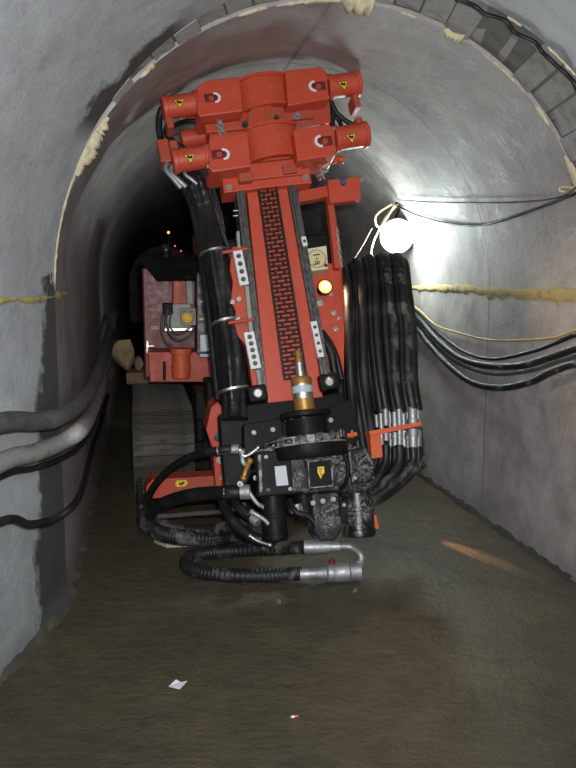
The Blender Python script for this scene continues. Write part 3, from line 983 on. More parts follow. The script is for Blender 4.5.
# motors hanging below
for (a, b_, r, w_, m_) in (((272, 492), (276, 541), 12.5, .12, BLACK), ((356, 482), (360, 537), 15.5, .10, DUSTY), ((303, 492), (306, 520), 9, .05, BLACK)):
    mb = MB(); mcyl(mb, a, b_, r, w_, None, .008, 30)
    for f in ((.0, .12), (.45, .53), (.86, .95)):
        mcyl(mb, (a[0] + (b_[0] - a[0]) * f[0], a[1] + (b_[1] - a[1]) * f[0]), (a[0] + (b_[0] - a[0]) * f[1], a[1] + (b_[1] - a[1]) * f[1]), r * 1.07, w_, None, .003, 30)
    mb.build('hydraulic_motor', m_, head)
mb = MB(); mprism(mb, [(312, 494), (338, 491), (342, 530), (336, 540), (320, 541), (315, 533)], .02, .20, .008); bb = mb.build('bottom_block', DUSTY, head)
for (x, y) in ((313.2, 503), (323, 501), (333.5, 499.2)):
    q = MB(); mdisc(q, x, y, 2.8, .2, .208); mdisc(q, x, y, 1.6, .208, .214, .001, 6); q.build('bolt', ZINC, bb)
mb = MB(); mprism(mb, [(348, 450), (364, 446), (375, 466), (372, 482), (352, 484)], .05, .25, .01); mb.build('side_cover', DUSTY, head)
for (x0, y0, x1, y1) in ((352, 475, 368, 470), (364, 449, 373, 466)):
    q = MB(); mcyl(q, (x0, y0), (x1, y1), 3, .24); q.build('cover_rib', DUSTY, head)
# crosshead plates behind
mb = MB()
mprism(mb, [(219, 414), (250, 404), (344, 392), (348, 436), (300, 444), (262, 450), (240, 500), (226, 500), (222, 450)], -.12, -.02, .008)
mprism(mb, [(244, 424), (282, 418), (284, 446), (258, 456), (244, 452)], -.02, .1, .006)
mprism(mb, [(322, 410), (350, 400), (362, 436), (352, 446), (326, 436)], -.02, .1, .006)
ch = mb.build('crosshead', BLACK, head)
for (x, y, w_) in ((254, 432.5, .1), (273, 429.5, .1), (292.5, 426.5, .1), (331, 420, .1)):
    q = MB(); mdisc(q, x, y, 2.7, w_ - .05, w_ + .01); mdisc(q, x, y, 1.5, w_ + .01, w_ + .014, .001, 6); q.build('bolt', ZINC, ch)
mb = MB(); mcyl(mb, (347, 436), (357, 434), 2.2, .14); mcyl(mb, (352, 430), (352, 438), 1.2, .15); mb.build('drain_tap', ORANGE, head)
for (x, y) in ((376, 522), (372, 474)):
    mb = MB(); mbox(mb, x, y, 4, 14 if y > 500 else 7, .02, .06, .003); mb.build('end_clip', ORANGE if y > 500 else ZINC, head)
# ribs, small pipes and bolts crowding the head
mb = MB(); mprism(mb, [(258, 455), (261, 454.5), (263, 492), (260, 492.5)], .2, .255, .003); mb.build('housing_rib', DUSTEDGE, head)
mb = MB(); mtube(mb, [(330, 446, .2), (342, 452, .26), (348, 466, .27), (346, 482, .25), (338, 492, .2)], 2.2); mb.build('oil_pipe', BLACK, head)
mb = MB(); mtube(mb, [(266, 446, .1), (282, 452, .24), (300, 455, .26), (306, 462, .25)], 1.8); mb.build('oil_pipe', DUSTY, head)
mb = MB(); mtube(mb, [(290, 500, .16), (296, 512, .2), (308, 516, .2), (314, 522, .2)], 2.6); mb.build('oil_pipe', RUBBER, head)
mb = MB(); mbox(mb, 297, 508, 12, 9, .1, .19, .004); mb.build('valve_block', DUSTY, head)
mb = MB(); mprism(mb, [(340, 500), (347, 499), (348, 522), (341, 523)], .05, .2, .004); mb.build('valve_block', BLACK, head)
for (x, y, w_) in ((266, 457, .236), (288, 455, .236), (268, 490, .236), (290, 489, .236), (304, 458, .222), (334, 455, .222), (336, 488, .222), (304, 490, .222), (297, 506, .19), (344, 505, .2), (356, 456, .25), (368, 470, .25), (355, 478, .25)):
    mb = MB(); mbolt(mb, x, y, 1.25, w_, .012); mb.build('bolt', ZINC if (x + y) % 2 else DKSTEEL, head)
for (x, y, a_, b_) in ((300, 449, 330, 444), (302, 456, 344, 450), (259, 496, 292, 493)):
    mb = MB(); mcyl(mb, (x, y), (a_, b_), .8, .225, None, 0, 8); mb.build('housing_rib', DUSTEDGE, head)
# brass and zinc adaptors on the left of the head
def adaptor(pts, r, m_=ZINC, ends=True):
    mb = MB(); mtube(mb, pts, r, 12, 5)
    if ends:
        for p in (pts[0], pts[-1]):
            c = mp(*p); s = depth(c) / F
            mb.ball(c, r * 1.35 * s, 8)
    mb.build('hose_adaptor', m_, head)
adaptor([(240, 450, .13), (244, 456, .14), (250, 454, .14), (258, 448, .14)], 2.2, STEEL)
adaptor([(242, 452, .13), (243, 462, .14), (247, 466, .13)], 2.8)
adaptor([(250, 461, .14), (246, 470, .15), (243.5, 478, .15)], 2.6, GOLD)
adaptor([(247, 488, .14), (251, 495, .15), (258, 504, .15), (264, 507, .14)], 2.3)
adaptor([(252, 512, .15), (262, 518, .16), (268, 523, .16)], 2.2)
adaptor([(250, 536, .2), (258, 541, .2), (270, 545, .19)], 1.7, STEEL)
adaptor([(256, 462, .16), (257, 482, .16)], .9, STEEL, False)
for (x, y) in ((262, 494), (256, 478), (240, 484)):
    mb = MB(); mbolt(mb, x, y, 2.0, .16, .03); mb.build('bolt', ZINC, head)
# supply hoses sweeping out to the left
hose([(236, 449, .12), (218, 450.5, .10), (190, 457, -.08), (168, 471, -.3), (152, 490, -.5), (146, 508, -.62), (146, 520, -.64)], 4.3, RUBBER, ferr=[((217, 450.6, .10), (233, 449.3, .12), 4.4)])
hose([(244, 492, .14), (226, 492.5, .12), (196, 494.5, -.06), (172, 500, -.3), (156, 508, -.48), (150, 516, -.58)], 7.2, RUBBER, ferr=[((224, 492.5, .12), (241, 492, .14), 6.6)])
hose([(147, 511, -.6), (158, 516, -.55), (190, 514, -.42), (226, 511, -.2), (244, 505, -.02)], 2.4, GREYRUB)
hose([(225, 492, -.04), (224, 505, -.02), (234, 522, .06), (250, 536, .12), (262, 540, .14)], 5.4, RUBBER)
hose([(232, 496, .0), (240, 508, .06), (252, 518, .12)], 5.0, RUBBER, ferr=[((249, 515, .11), (254, 519.5, .13), 4.2)])
def ribbed(px, k=.09):
    return lambda i, f: px * .0060 * (1 + k * math.sin(i * 2.1))
def ribhose(pts, px, name='sleeved_hose', parent=None, frame=mtube, sub=26):
    mb = MB(); frame(mb, pts, px, 12, sub, ribbed(px)); return mb.build(name, DUSTRUB if parent is None else RUBBER, parent or rig)
ribhose([(144, 516, -.64), (150, 526, -.58), (164, 534, -.52), (190, 538, -.48), (220, 537, -.50), (246, 531, -.32), (262, 528, -.05)], 8.0)
ribhose([(150, 514, -.62), (162, 524, -.56), (184, 531, -.52), (214, 530, -.44), (240, 525, -.2)], 6.4)
# steel hanger post with bracket at the loop's left end
mb = MB(); p0 = mp(140, 478, -.66); p1 = mp(140.5, 536, -.66)
mb.box((p0 + p1) / 2, NF, V((0, 0, 1)), DF, .012, (p0 - p1).length / 2, .012, .003)
mbox(mb, 147, 520, 14, 10, -.68, -.58, .004); mbox(mb, 144, 506, 10, 5, -.68, -.6, .004)
mb.build('hose_hanger', BLACK, rig)

# ---- orange bulkhead bracket and the big looped hoses on the right
mb = MB()
mprism(mb, [(369, 431), (395, 426.5), (421, 421.5), (422.5, 425.5), (395, 431), (371, 436)], -.22, .12, .002)
mprism(mb, [(370, 433), (381, 432), (383, 457), (372, 459)], .04, .10, .003)
mprism(mb, [(366, 440), (374, 439), (374, 500), (366, 500)], -.2, -.12, .003)
br = mb.build('bulkhead_bracket', ORANGE, rig); br['label'] = 'orange hose bracket'
NH = 14
for i in range(NH):
    xt = 346.5 + 4.55 * i
    coupled = i >= 4
    xf = 377 + (i - 4) * 4.5 if coupled else 353 + 5.2 * i
    r = (2.0, 2.4, 2.8, 2.2, 3.2, 2.6, 4.4, 3.0, 4.8, 4.0)[i - 4] if coupled else 3
    hr = (4.6, 5.0, 4.6, 5.2)[i % 4] + (.5 if i > 10 else 0)
    yb = 425 + (i % 3) * 1.6
    wf = (.09, -.03, .06)[i % 3]
    yt = 270 - 11 * math.sin(PI * .55 * min(1, i / 10)) + (0, 4, 1.5)[i % 3]
    top_ = [(xt + 2.5, 330, wf - .02), (xt + 1.5, 292, wf - .06), (xt - 2, yt, wf - .20), (xt - 7, yt + 5, wf - .34), (xt - 9, 310, wf - .42), (xt - 7, 370, wf - .42), (xt - 3, 430, wf - .40)]
    if i > 8: top_[0] = (xt + 3 + (xf - xt) * .25, 330, wf - .02)
    low_ = [(xf, yb - 16, wf), (xt + (xf - xt) * .6, 378, wf)] if coupled else [(xf + 6, 452, -.01), (xf + 1, 420, .01), (xt + 4, 375, wf)]
    hose(low_ + top_, hr, DUSTRUB if i in (7, 9, 12) else RUBBER, n=12)
    if not coupled:
        continue
    k = i - 4
    mb = MB()
    mcyl(mb, (xf - .8, yb - 12 - 1.2 * k - (k % 3) * 2), (xf - .2, yb - 3), r, wf, None, .003, 16)
    mcyl(mb, (xf - .2, yb - 6), (xf, yb + 1), r * 1.22, wf, None, .002, 6)
    mcyl(mb, (xf, yb + 5), (xf + .2, yb + 14 + 1.1 * k + (k % 2) * 3), r, wf, None, .003, 16)
    mcyl(mb, (xf, yb + 4), (xf, yb + 11), r * 1.2, wf, None, .002, 6)
    q = mb.build('bulkhead_fitting', ZINC, br); q['label'] = 'silver hose coupling'
    hose([(xf, yb + 20, wf), (xf - 1, yb + 38, wf), (xf - 10 - k, yb + 58, wf + .02), (xf - 24 - k * 1.6, yb + 72, wf + .03), (372 - k, 500, wf + .02), (362, 506, wf)], hr * .9, DUSTRUB if k > 4 else RUBBER)
for (x, y) in ((389, 456), (399, 458)):
    mb = MB(); mbox(mb, x, y, 2.4, 7, .06, .10, .003); mb.build('hose_tag', ORANGE, rig)
mb = MB(); mcyl(mb, (416, 455), (425, 468), 2.2, -.1, None, .002, 10); mcyl(mb, (421, 424), (424, 456), 1.0, -.06, None, 0, 8); mb.build('dangling_strap', RUBBER, rig)
# silver and orange marks on the rig behind the hoses
mb = MB(); mbox(mb, 356, 320, 4, 20, -.5, -.46, .003); mbox(mb, 348.5, 318, 3, 18, -.5, -.46, .003); mb.build('red_marker', ORANGE, rig)

# ---- crawler chassis and body behind
def track(px0, px1, yb, dd):
    a = rp(px0, yb, dd); a.z = 0; b_ = rp(px1, yb, dd); b_.z = 0
    w_ = (b_ - a).length; c = (a + b_) / 2
    root = empty('crawler_track', c, rig)
    hgt, ln = .66, 1.9
    r = hgt / 2
    # closed path in the vertical plane along DF
    path = []
    n = 12
    for i in range(n + 1):
        t = -PI / 2 - PI * i / n
        path.append((r + r * math.cos(t), r + r * math.sin(t)))
    for i in range(n + 1):
        t = PI / 2 - PI * i / n
        path.append((ln - r * .8 + r * math.cos(t), r + r * math.sin(t)))
    # resample into pads
    seg = []; L_ = 0
    P = path + [path[0]]
    for p, q in zip(P[:-1], P[1:]):
        d = math.hypot(q[0] - p[0], q[1] - p[1]); seg.append((L_, d, p, q)); L_ += d
    NP = 60
    bt = MB()
    for k in range(NP):
        u = L_ * (k + .5) / NP
        for (l0, d, p, q) in seg:
            if l0 <= u <= l0 + d and d > 0: break
        f = (u - l0) / d
        x, z = p[0] + (q[0] - p[0]) * f, p[1] + (q[1] - p[1]) * f
        tx, tz = (q[0] - p[0]) / d, (q[1] - p[1]) / d
        T = DF * tx + V((0, 0, tz)); N_ = DF * (-tz) + V((0, 0, tx))
        if N_.dot(DF * (x - ln / 2) + V((0, 0, z - r))) < 0: N_ = -N_
        pad = MB()
        cc = c + DF * x + V((0, 0, z)) - N_ * .018
        pad.box(cc, NF, T, N_, w_ / 2, L_ / NP * .46, .014, .004)
        for g in (-.5, 0, .5):
            pad.box(cc + T * (g * L_ / NP * .8) + N_ * .014, NF, T, N_, w_ / 2, .006, .006, .002)
        pad.build('track_pad', TRACK, root)
    mb = MB()
    mb.box(c + DF * (ln / 2) + V((0, 0, r)), NF, DF, V((0, 0, 1)), w_ * .36, ln / 2 - r * .95, r * .62, .02)
    for x in (r, ln - r * .8):
        mb.cyl(c + DF * x + V((0, 0, r)) - NF * w_ * .34, c + DF * x + V((0, 0, r)) + NF * w_ * .34, r * .86, None, 26, .01)
    mb.build('track_frame', BLACK, root)
track(134, 196, 492, .95)
track(318, 378, 492, 1.0)
# chassis cross beam, front stabiliser beam and leg
mb = MB(); rprism(mb, [(196, 432), (322, 432), (322, 470), (196, 470)], 1.25, 2.0); mb.build('chassis', BLACK, rig)
mb = MB(); rprism(mb, [(146, 487), (152, 480), (214, 476), (222, 480), (222, 497), (146, 499)], .28, .44, .006)
sb = mb.build('stabiliser_beam', RED2, rig)
q = MB(); rprism(q, [(175, 484), (177, 480.5), (186, 480), (188, 483), (186, 486), (177, 487)], .276, .282, 0); qq = q.build('warning_decal', YELLOW, sb); qq['label'] = 'yellow warning sticker'
q = MB(); rprism(q, [(178.5, 484.5), (179.5, 482.5), (181, 483.5), (183, 481.5), (185, 482.5), (183, 484.5), (181, 485.2)], .273, .277, 0); q.build('decal_symbol', INK, qq)
mb = MB(); rprism(mb, [(211, 408), (218, 402), (225, 410), (226, 440), (233, 480), (228, 492), (216, 492), (213, 450), (206, 430)], .16, .40, .006)
lg = mb.build('mast_knuckle', RED, rig)
for (x, y, r) in ((220, 460, 2.6), (218, 437, 3.2), (222, 478, 1.6)):
    q = MB(); c = rp(x, y, .16); q.hexbolt(c, -DF, r * depth(c) / F, .02); q.build('bolt', STEEL if y > 450 else DKSTEEL, lg)
mb = MB(); rbox(mb, 220, 395, 26, 26, .5, .8, .01); rbox(mb, 205, 412, 18, 40, .8, 1.2, .01); mb.build('swivel_mount', BLACK, rig)
mb = MB(); rcyl(mb, (206, 400, .55), (240, 388, .45), 4.5); rcyl(mb, (200, 420, .6), (200, 440, .6), 5); mb.build('tilt_cylinder', BLACK, rig)

# body: engine housing behind the mast, red deck, cabinet, lamp, control box
mb = MB(); rprism(mb, [(222, 240), (332, 232), (340, 440), (222, 440)], .62, 1.9, .02); mb.build('engine_housing', BLACK, rig)
mb = MB(); rprism(mb, [(148, 352), (222, 352), (222, 372), (222, 386), (205, 382), (150, 382)], 1.2, 2.4, .006)
mb.build('deck_beam', RED2, rig)
mb = MB(); rcyl(mb, (181, 352, 1.12), (181, 378, 1.12), 9, 20, .006); rcyl(mb, (181, 348, 1.12), (181, 354, 1.12), 11, 20, .004); rcyl(mb, (181, 366, 1.12), (181, 369, 1.12), 10, 20, .002)
mb.build('pivot_post', ORANGE, rig)
mb = MB(); rprism(mb, [(142, 268), (199, 262), (199, 378), (145, 378)], 1.55, 2.6, .012); cab = mb.build('control_cabinet', MAROON, rig)
mb = MB(); rprism(mb, [(173, 280), (192, 279), (192, 312), (173, 312)], 1.38, 1.56, .006); mb.build('cabinet_door', RED2, cab)
mb = MB(); mb_p = [rp(142, 263, 1.5), rp(206, 262, 1.5), rp(206, 281, 1.25), rp(157, 281, 1.25)]
mb.prism(mb_p, (DF * .25 + V((0, 0, .06))), .003); mb.build('cabinet_hood', BLACK, rig)
mb = MB(); rcyl(mb, (166, 251, 1.7), (166, 261, 1.7), 4.6, 20, .004)
hb = mb.build('beacon', BLACK, rig)
q = MB(); q.ball(rp(166, 250, 1.7), 5.2 * .0085, 12); q.build('beacon_dome', WRAP, hb)
for (x, y, r, m_, d) in ((168.5, 232.5, 1.2, AMBER, 2.2), (175, 246, .8, REDLED, 2.2), (181, 251, .8, REDLED, 2.1)):
    q = MB(); c = rp(x, y, d)
    q.ball(c, r * .009, 8)
    il = q.build('indicator_lamp', m_, rig)
    q = MB(); q.cyl(V((c.x, c.y, c.z - r * .008)), V((c.x, c.y, rp(x, 264, d).z - .03)), .006, None, 8); q.build('lamp_stem', BLACK, il)
mb = MB(); rbox(mb, 178, 316, 26, 24, 1.22, 1.32, .006); fl = mb.build('floodlight', GREYBOX, rig); fl['label'] = 'grey floodlight with yellow lens'
q = MB(); rbox(q, 188.5, 317, 15, 17, 1.13, 1.24, .006); q.build('lamp_frame', GREYBOX, fl)
q = MB(); rbox(q, 188.5, 317, 11.5, 13, 1.122, 1.132, .002); q.build('lamp_reflector', DKSTEEL, fl)
q = MB(); c = rp(187.5, 318, 1.118); q.lathe(c, -DF, [(0, .042), (.012, .034), (.018, .01)], 20); q.build('lamp_lens', LENS, fl)
q = MB(); rbox(q, 179, 329.5, 28, 3, 1.12, 1.3, .002); q.build('lamp_bracket', STEEL, fl)
for (pts, r) in (([(168, 310, 1.15), (166, 322, 1.1), (171, 335, 1.08), (180, 340, 1.08), (190, 335, 1.1), (194, 328, 1.12)], 1.3), ([(163, 313, 1.16), (161.5, 330, 1.14), (165, 341, 1.12), (172, 346, 1.1)], 1.0), ([(171, 312, 1.15), (170, 326, 1.1), (178, 334, 1.08), (190, 328, 1.1)], .9)):
    hose(pts, r, GREYRUB, rtube, 'lamp_cable')
mb = MB(); rbox(mb, 168, 309, 10, 12, 1.2, 1.3, .01); mb.build('junction_box', BLACK, rig)
mb = MB(); rprism(mb, [(186, 277), (192, 277), (193, 304), (187, 305)], 1.30, 1.45, .004); mb.build('door_panel', GREYBOX, rig)
mb = MB(); rprism(mb, [(197, 272), (212, 270), (214, 352), (197, 354)], 1.15, 1.4, .006); pn = mb.build('valve_panel', DKSTEEL, rig)
for y in (302, 319):
    q = MB(); rbox(q, 202, y, 5, 2, 1.143, 1.152, 0); q.build('small_plate', CREAM, pn)
mb = MB(); rprism(mb, [(200, 335), (214.5, 334.5), (215, 351), (200.5, 351.5)], 1.04, 1.10, .003); wp = mb.build('white_plate', WHITE, rig); wp['label'] = 'white square notice plate'
mb = MB(); rprism(mb, [(200, 354), (216, 354), (216, 357), (200, 357)], 1.02, 1.2, .002); mb.build('step_edge', LABEL, rig)
mb = MB(); rbox(mb, 147.5, 347, 2.4, 13, 1.5, 1.55, .003); rbox(mb, 150, 346, 8, 1.3, 1.46, 1.5, .001); rbox(mb, 150, 350, 8, 1.3, 1.46, 1.5, .001); mb.build('door_hinge', STEEL, cab)
q = MB()
for y in (327, 328.8):
    rbox(q, 155, y, 8, .7, 1.54, 1.56, 0)
q.build('cabinet_trim', LABEL, cab)
mb = MB(); rprism(mb, [(198, 230), (216, 224), (218, 300), (203, 300)], 1.5, 2.2, .02); mb.build('oil_tank', RED2, rig)
mb = MB(); rprism(mb, [(163, 362), (166, 362), (166, 380), (163, 380)], 1.05, 1.1, .002); mb.build('latch_bar', BLACK, rig)

# ------------------------------------------------------------------ loose things
# big sleeved hose looping on the floor in front of the rig
mb = MB()
P = [at_z(x, y, z) for (x, y, z) in ((308, 547.5, .16), (270, 549, .09), (235, 551, .05), (208, 553, .047), (191, 557, .045), (186, 564, .045), (194, 570, .045), (215, 574, .045), (250, 576, .045), (280, 575, .045), (302, 573.5, .05))]
P[0] = at_z(306, 547, .17)
mb.tube(P, .04, 12, 22, lambda i, f: .037 * (1 + .09 * math.sin(i * 2.1)))
fh = mb.build('hose', DUSTRUB)
tag(fh, 'ribbed black hydraulic hose looped on wet floor with silver end valve', 'hose')
mb = MB()
c = [at_z(300, 574, .05), at_z(326, 573, .055), at_z(358, 571, .06)]
ax = (c[1] - c[0]).normalized()
mb.lathe(c[0], ax, [(0, .034), (.05, .034), (.05, .026), (.10, .026), (.10, .032), (.16, .032)], 18)
mb.build('hose_fitting', ZINC, fh)
mb = MB()
ax2 = (c[2] - c[1]).normalized()
mb.lathe(c[1], ax2, [(0, .034), (.01, .047), (.035, .047), (.035, .043), (.05, .052), (.12, .052), (.13, .044), (.155, .044), (.155, .050), (.185, .050), (.19, .04)], 24)
vb = mb.build('valve_body', ZINC, fh)
mb = MB()
c2 = at_z(343, 571.5, .06)
mb.lathe(c2 + V((-.06, -.0, .03)), V((0, 0, 1)), [(0, .018), (.03, .018), (.03, .012), (.045, .010)], 12); mb.build('valve_cap', MAROON, fh)
mb = MB()
e = [at_z(357, 570, .06), at_z(358.5, 562, .10), at_z(356, 552, .15), at_z(349, 547, .17), at_z(336, 546.5, .175)]
mb.tube([e[0], e[0] + V((.015, 0, .03)), e[0] + V((.02, .005, .08)), e[3] + V((.01, 0, -.0)), e[4]], .019, 12, 8)
mb.lathe(e[4], (P[0] - e[4]).normalized(), [(-.02, .027), (.03, .027), (.03, .033), (.06, .033), (.06, .036), ((P[0] - e[4]).length + .01, .036)], 16)
mb.lathe(e[0] + V((.012, 0, .02)), V((.1, .02, 1)), [(0, .028), (.035, .028)], 6)
mb.build('elbow_fitting', ZINC, fh)

def wire(name, label, cat, pix, far_f, r, m_, group=None, sub=8, n=10, rfun=None, extra0=(), extra1=()):
    P = list(extra0) + [on_tunnel(x, y, off, fr) for (x, y, off, fr) in pix] + list(extra1)
    mb = MB(); mb.tube(P, r, n, sub, rfun)
    o = mb.build(name, m_); tag(o, label, cat, group); return o

def run_r(pts, offs=.03):
    """pixels on the right wall of the far tunnel, plus tails that carry the run on out of the picture"""
    return [(x, y, offs, True) for (x, y) in pts]
def tails(pts, offs, dz0=.0, dz1=.0):
    return ()
def rwire(name, label, cat, pts, off, r, m_, zend, group=None):
    P = [on_tunnel(x, y, off, True) for (x, y) in pts]
    s0 = P[0].copy(); s1 = P[-1].copy()
    pre = [far_pt(W - off, zend[0] - .12, (s0 - L0).dot(DF) + 1.6), far_pt(W - off, zend[0], (s0 - L0).dot(DF) + .8)]
    post = [far_pt(W - off - .04, zend[1], (s1 - L0).dot(DF) - .18), near_pt(W - off - .06, zend[1] + .03, -.5), near_pt(W - off, zend[1] - .1, -2.2)]
    mb = MB(); mb.tube(pre + P + post, r, 10, 8)
    o = mb.build(name, m_); tag(o, label, cat, group); return o
pts = [(414.6, 306.5), (436, 325), (465, 334.5), (491, 340), (524, 340), (556, 337), (576, 330)]
rwire('cable', 'thin tan cable sagging above the black cables on right wall', 'cable', pts, .04, .007, YCABLE, (1.53, 1.36))
rwire('cable', 'slim black cable directly under the tan one on right wall', 'cable', [(415, 310.5), (439, 333), (465, 352), (494, 359), (530, 352), (553, 344), (576, 335)], .03, .012, RUBBER, (1.50, 1.33))
rwire('cable', 'thick black cable in the middle of the sagging right wall run', 'cable', [(414.6, 315), (436, 338), (459, 357), (485, 365), (520, 365.5), (550, 357), (576, 348)], .07, .022, DUSTRUB, (1.465, 1.28))
rwire('cable', 'lowest and deepest sagging thick black cable on right wall', 'cable', [(415, 327.5), (429, 344), (449, 365), (472, 382), (501, 387.5), (530, 382), (553, 371), (576, 364)], .085, .021, DUSTRUB, (1.36, 1.16))
rwire('cable', 'grey black cable joining the thick middle cable near the hose bundle', 'cable', [(415, 321.5), (433, 341), (453, 360), (474, 369.5), (498, 374), (530, 370.5), (556, 362), (576, 356.5)], .03, .013, GREYRUB, (1.415, 1.22))

# festoon wire up on the right haunch
P = [on_tunnel(x, y, .02, True) for (x, y) in ((398, 206), (402, 208), (419.5, 216), (449, 223.5), (481, 225), (511, 217), (543, 206), (569, 196))]
mb = MB(); mb.tube(P + [on_tunnel(586, 190, .02, True)], .008, 8, 8)
fw = mb.build('lighting_wire', RUBBER); tag(fw, 'thin black wire sagging from the glowing lamp across right haunch', 'wire')
mb = MB(); mb.tube([on_tunnel(x, y, .035, True) for (x, y) in ((399, 200), (430, 202), (470, 202.5), (520, 202), (560, 197), (580, 184))], .005, 8, 4)
tag(mb.build('support_wire', GREYRUB), 'taut thin grey wire above the sagging black lamp wire', 'wire')
mb = MB(); a = on_tunnel(560, 187, .02, True); b_ = on_tunnel(582, 188, .02, True)
mb.tube([a, (a + b_) / 2, b_], .008, 8, 3); mb.tube([a, a + V((0, 0, -.02)), a + V((.02, -.02, -.025))], .006, 8, 4)
tag(mb.build('wall_hook', TIE), 'small pale hook holding the black lamp wire at right edge', 'hook')

# lamp hanging on the wire and its cords
lp = on_tunnel(397, 236, .12, True)
nail = on_tunnel(396, 203, .01, True)
lamp_root = empty('wall_lamp', lp)
tag(lamp_root, 'glowing white floodlamp hung on right wall above the black hoses', 'lamp')
LD = (-DF * 1.0 - NF * .15 - V((0, 0, .18))).normalized()
mb = MB(); mb.lathe(lp - LD * .10, LD, [(0, .03), (.01, .06), (.05, .11), (.10, .135), (.11, .14), (.11, .13), (.10, .12)], 26); mb.build('lamp_shade', GREYBOX, lamp_root)
mb = MB(); mb.lathe(lp + LD * .001, LD, [(0, .112), (.02, .104), (.035, .07), (.042, .001)], 26); mb.build('lamp_glass', COOL, lamp_root)
mb = MB(); mb.cyl(lp - LD * .17, lp - LD * .10, .028, None, 14, .006); mb.build('lamp_holder', BLACK, lamp_root)
mb = MB(); mb.tube([lp - LD * .17, lp - LD * .2 + V((0, 0, .06)), lp + V((.02, .0, .24)), nail], .008, 8, 6); mb.build('lamp_cord', RUBBER, lamp_root)
for i, (pp, lab) in enumerate(([[(392, 204), (385, 208), (378, 213), (375, 219), (377, 226), (381, 226), (385, 219), (391, 211), (396, 206)], 'cream cord tied in a loop left of the glowing lamp'],
                               [[(394, 205), (388, 216), (380, 228), (374, 240), (371, 252), (372, 262)], 'long cream cord dangling beside the lamp down to the hoses'],
                               [[(372, 228), (364, 243), (356, 256), (351, 264)], 'thin slanting cream string left of the dangling cord'])):
    mb = MB(); P = [on_plane(x, y, lp - DF * .05 * (i + 1), DF) for (x, y) in pp]
    mb.tube(P, (.009, .008, .004)[i], 8, 6); tag(mb.build('cord', TIE), lab, 'cord')

# cable along the rim of the near lining (upper right)
mb = MB()
P = []
for k in range(30):
    a = 112 + 60 * k / 29
    s_, z_ = prof(a, -.020 + .006 * math.sin(k * 1.7))
    P.append(near_pt(s_, z_, s_ * KN + .03 + .012 * math.sin(k * 2.3)))
mb.tube(P, .010, 8, 4)
tag(mb.build('rim_cable', RUBBER), 'dark cable following the block ring edge at upper right', 'cable')

# pipes and cables on the left walls
def lwire(name, label, cat, near, mid, far, r, m_, lead, tail, rfun=None):
    P = [on_tunnel(x, y, o, False) for (x, y, o) in near]
    P += [on_tunnel(x, y, o, True) for (x, y, o) in far]
    q0 = P[0]
    pre = [near_pt(.09, lead, (q0 - L0).dot(DN) - 1.6), near_pt(.09, lead, (q0 - L0).dot(DN) - .7)]
    q1 = P[-1]; toff = far[-1][2]
    post = [far_pt(toff, tail, (q1 - L0).dot(DF) + .6), far_pt(toff, tail - .02, (q1 - L0).dot(DF) + 1.6)]
    mb = MB(); mb.tube(pre + P + post, r, 12, 10, rfun)
    o = mb.build(name, m_); tag(o, label, cat); return o
lwire('hose', 'thick grey dusty hose, upper run on the left wall', 'hose', [(0, 423, .12), (34, 421.5, .12), (60, 417, .14)], None, [(82, 401, .10), (94, 382, .11), (102, 360, .11), (107, 341, .10), (111, 327, .10)], .040, GREYRUB, 1.12, 1.22)
lwire('pipe', 'pale flaking pipe under the thick grey hose on left wall', 'pipe', [(0, 463, .11), (34, 453, .12), (60, 443, .14)], None, [(80, 430, .12), (90, 415, .10), (98, 396, .10), (103, 379, .10)], .038, PIPE, .90, .74)
lwire('cable', 'slim black cable, lowest run on the left wall', 'cable', [(0, 522, .10), (30, 524.5, .12), (56, 518, .14)], None, [(78, 499, .09), (87, 470, .05), (93, 446, .035), (98, 432, .03), (101, 424, .03)], .017, RUBBER, .72, .40)
lwire('cable', 'dark cable tucked beneath the pale flaking pipe on left wall', 'cable', [(0, 477, .07), (34, 468, .08), (60, 459, .09)], None, [(80, 446, .07), (91, 429, .04), (99, 408, .03)], .013, RUBBER, .84, .58)
# rubble and timber beyond the track on the left
def rock(name, px, py, dd, r, m_, label, sq=(1, 1, 1), seed=1):
    q = random.Random(seed); bm = bmesh.new(); bmesh.ops.create_icosphere(bm, subdivisions=3, radius=r)
    ks = [(V((q.gauss(0, 1), q.gauss(0, 1), q.gauss(0, 1))).normalized(), q.uniform(.35, .85)) for _ in range(11)]
    for v in bm.verts:
        for (n_, k) in ks:
            d = v.co.dot(n_) - r * k
            if d > 0: v.co -= n_ * d
        v.co = V((v.co.x * sq[0], v.co.y * sq[1], v.co.z * sq[2]))
    bm.verts.index_update()
    c = rp(px, py, dd)
    mb = MB(); mb.add([c + v.co for v in bm.verts], [[v.index for v in f.verts] for f in bm.faces]); bm.free()
    o = mb.build(name, m_); tag(o, label, 'rock' if name == 'rock' else name); return o
c = rp(122, 379, 2.95); c = c + NF * max(0, .44 - (c - L0).dot(NF)); print('timber s', (c - L0).dot(NF))
mb = MB(); mb.box(V((c.x, c.y, c.z)) + DF * .2, NF, DF, V((0, 0, 1)), .20, .20, .055, .01)
o = mb.build('timber', WOOD); tag(o, 'upper brown timber baulk lying under the tan rocks far left', 'timber')
bot = min(v.co.z for v in o.data.vertices) + o.location.z
mb = MB()
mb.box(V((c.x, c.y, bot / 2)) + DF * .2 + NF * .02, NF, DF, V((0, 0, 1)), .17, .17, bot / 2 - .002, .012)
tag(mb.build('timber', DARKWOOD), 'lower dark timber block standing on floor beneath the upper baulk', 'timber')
ztop = max(v.co.z for v in o.data.vertices) + o.location.z
for (px, r, sq, lab, sd) in ((126, .16, (.85, .9, 1.05), 'large tan rock on the timber baulk at far left', 3), (139, .07, (.9, 1, 1.3), 'small tan rock next to the red cabinet on the timber', 5)):
    q = rock('rock', px, 352, 3.15, r, ROCK, lab, sq, sd)
    zl = min(v.co.z for v in q.data.vertices)
    q.location.z = ztop - zl + .001

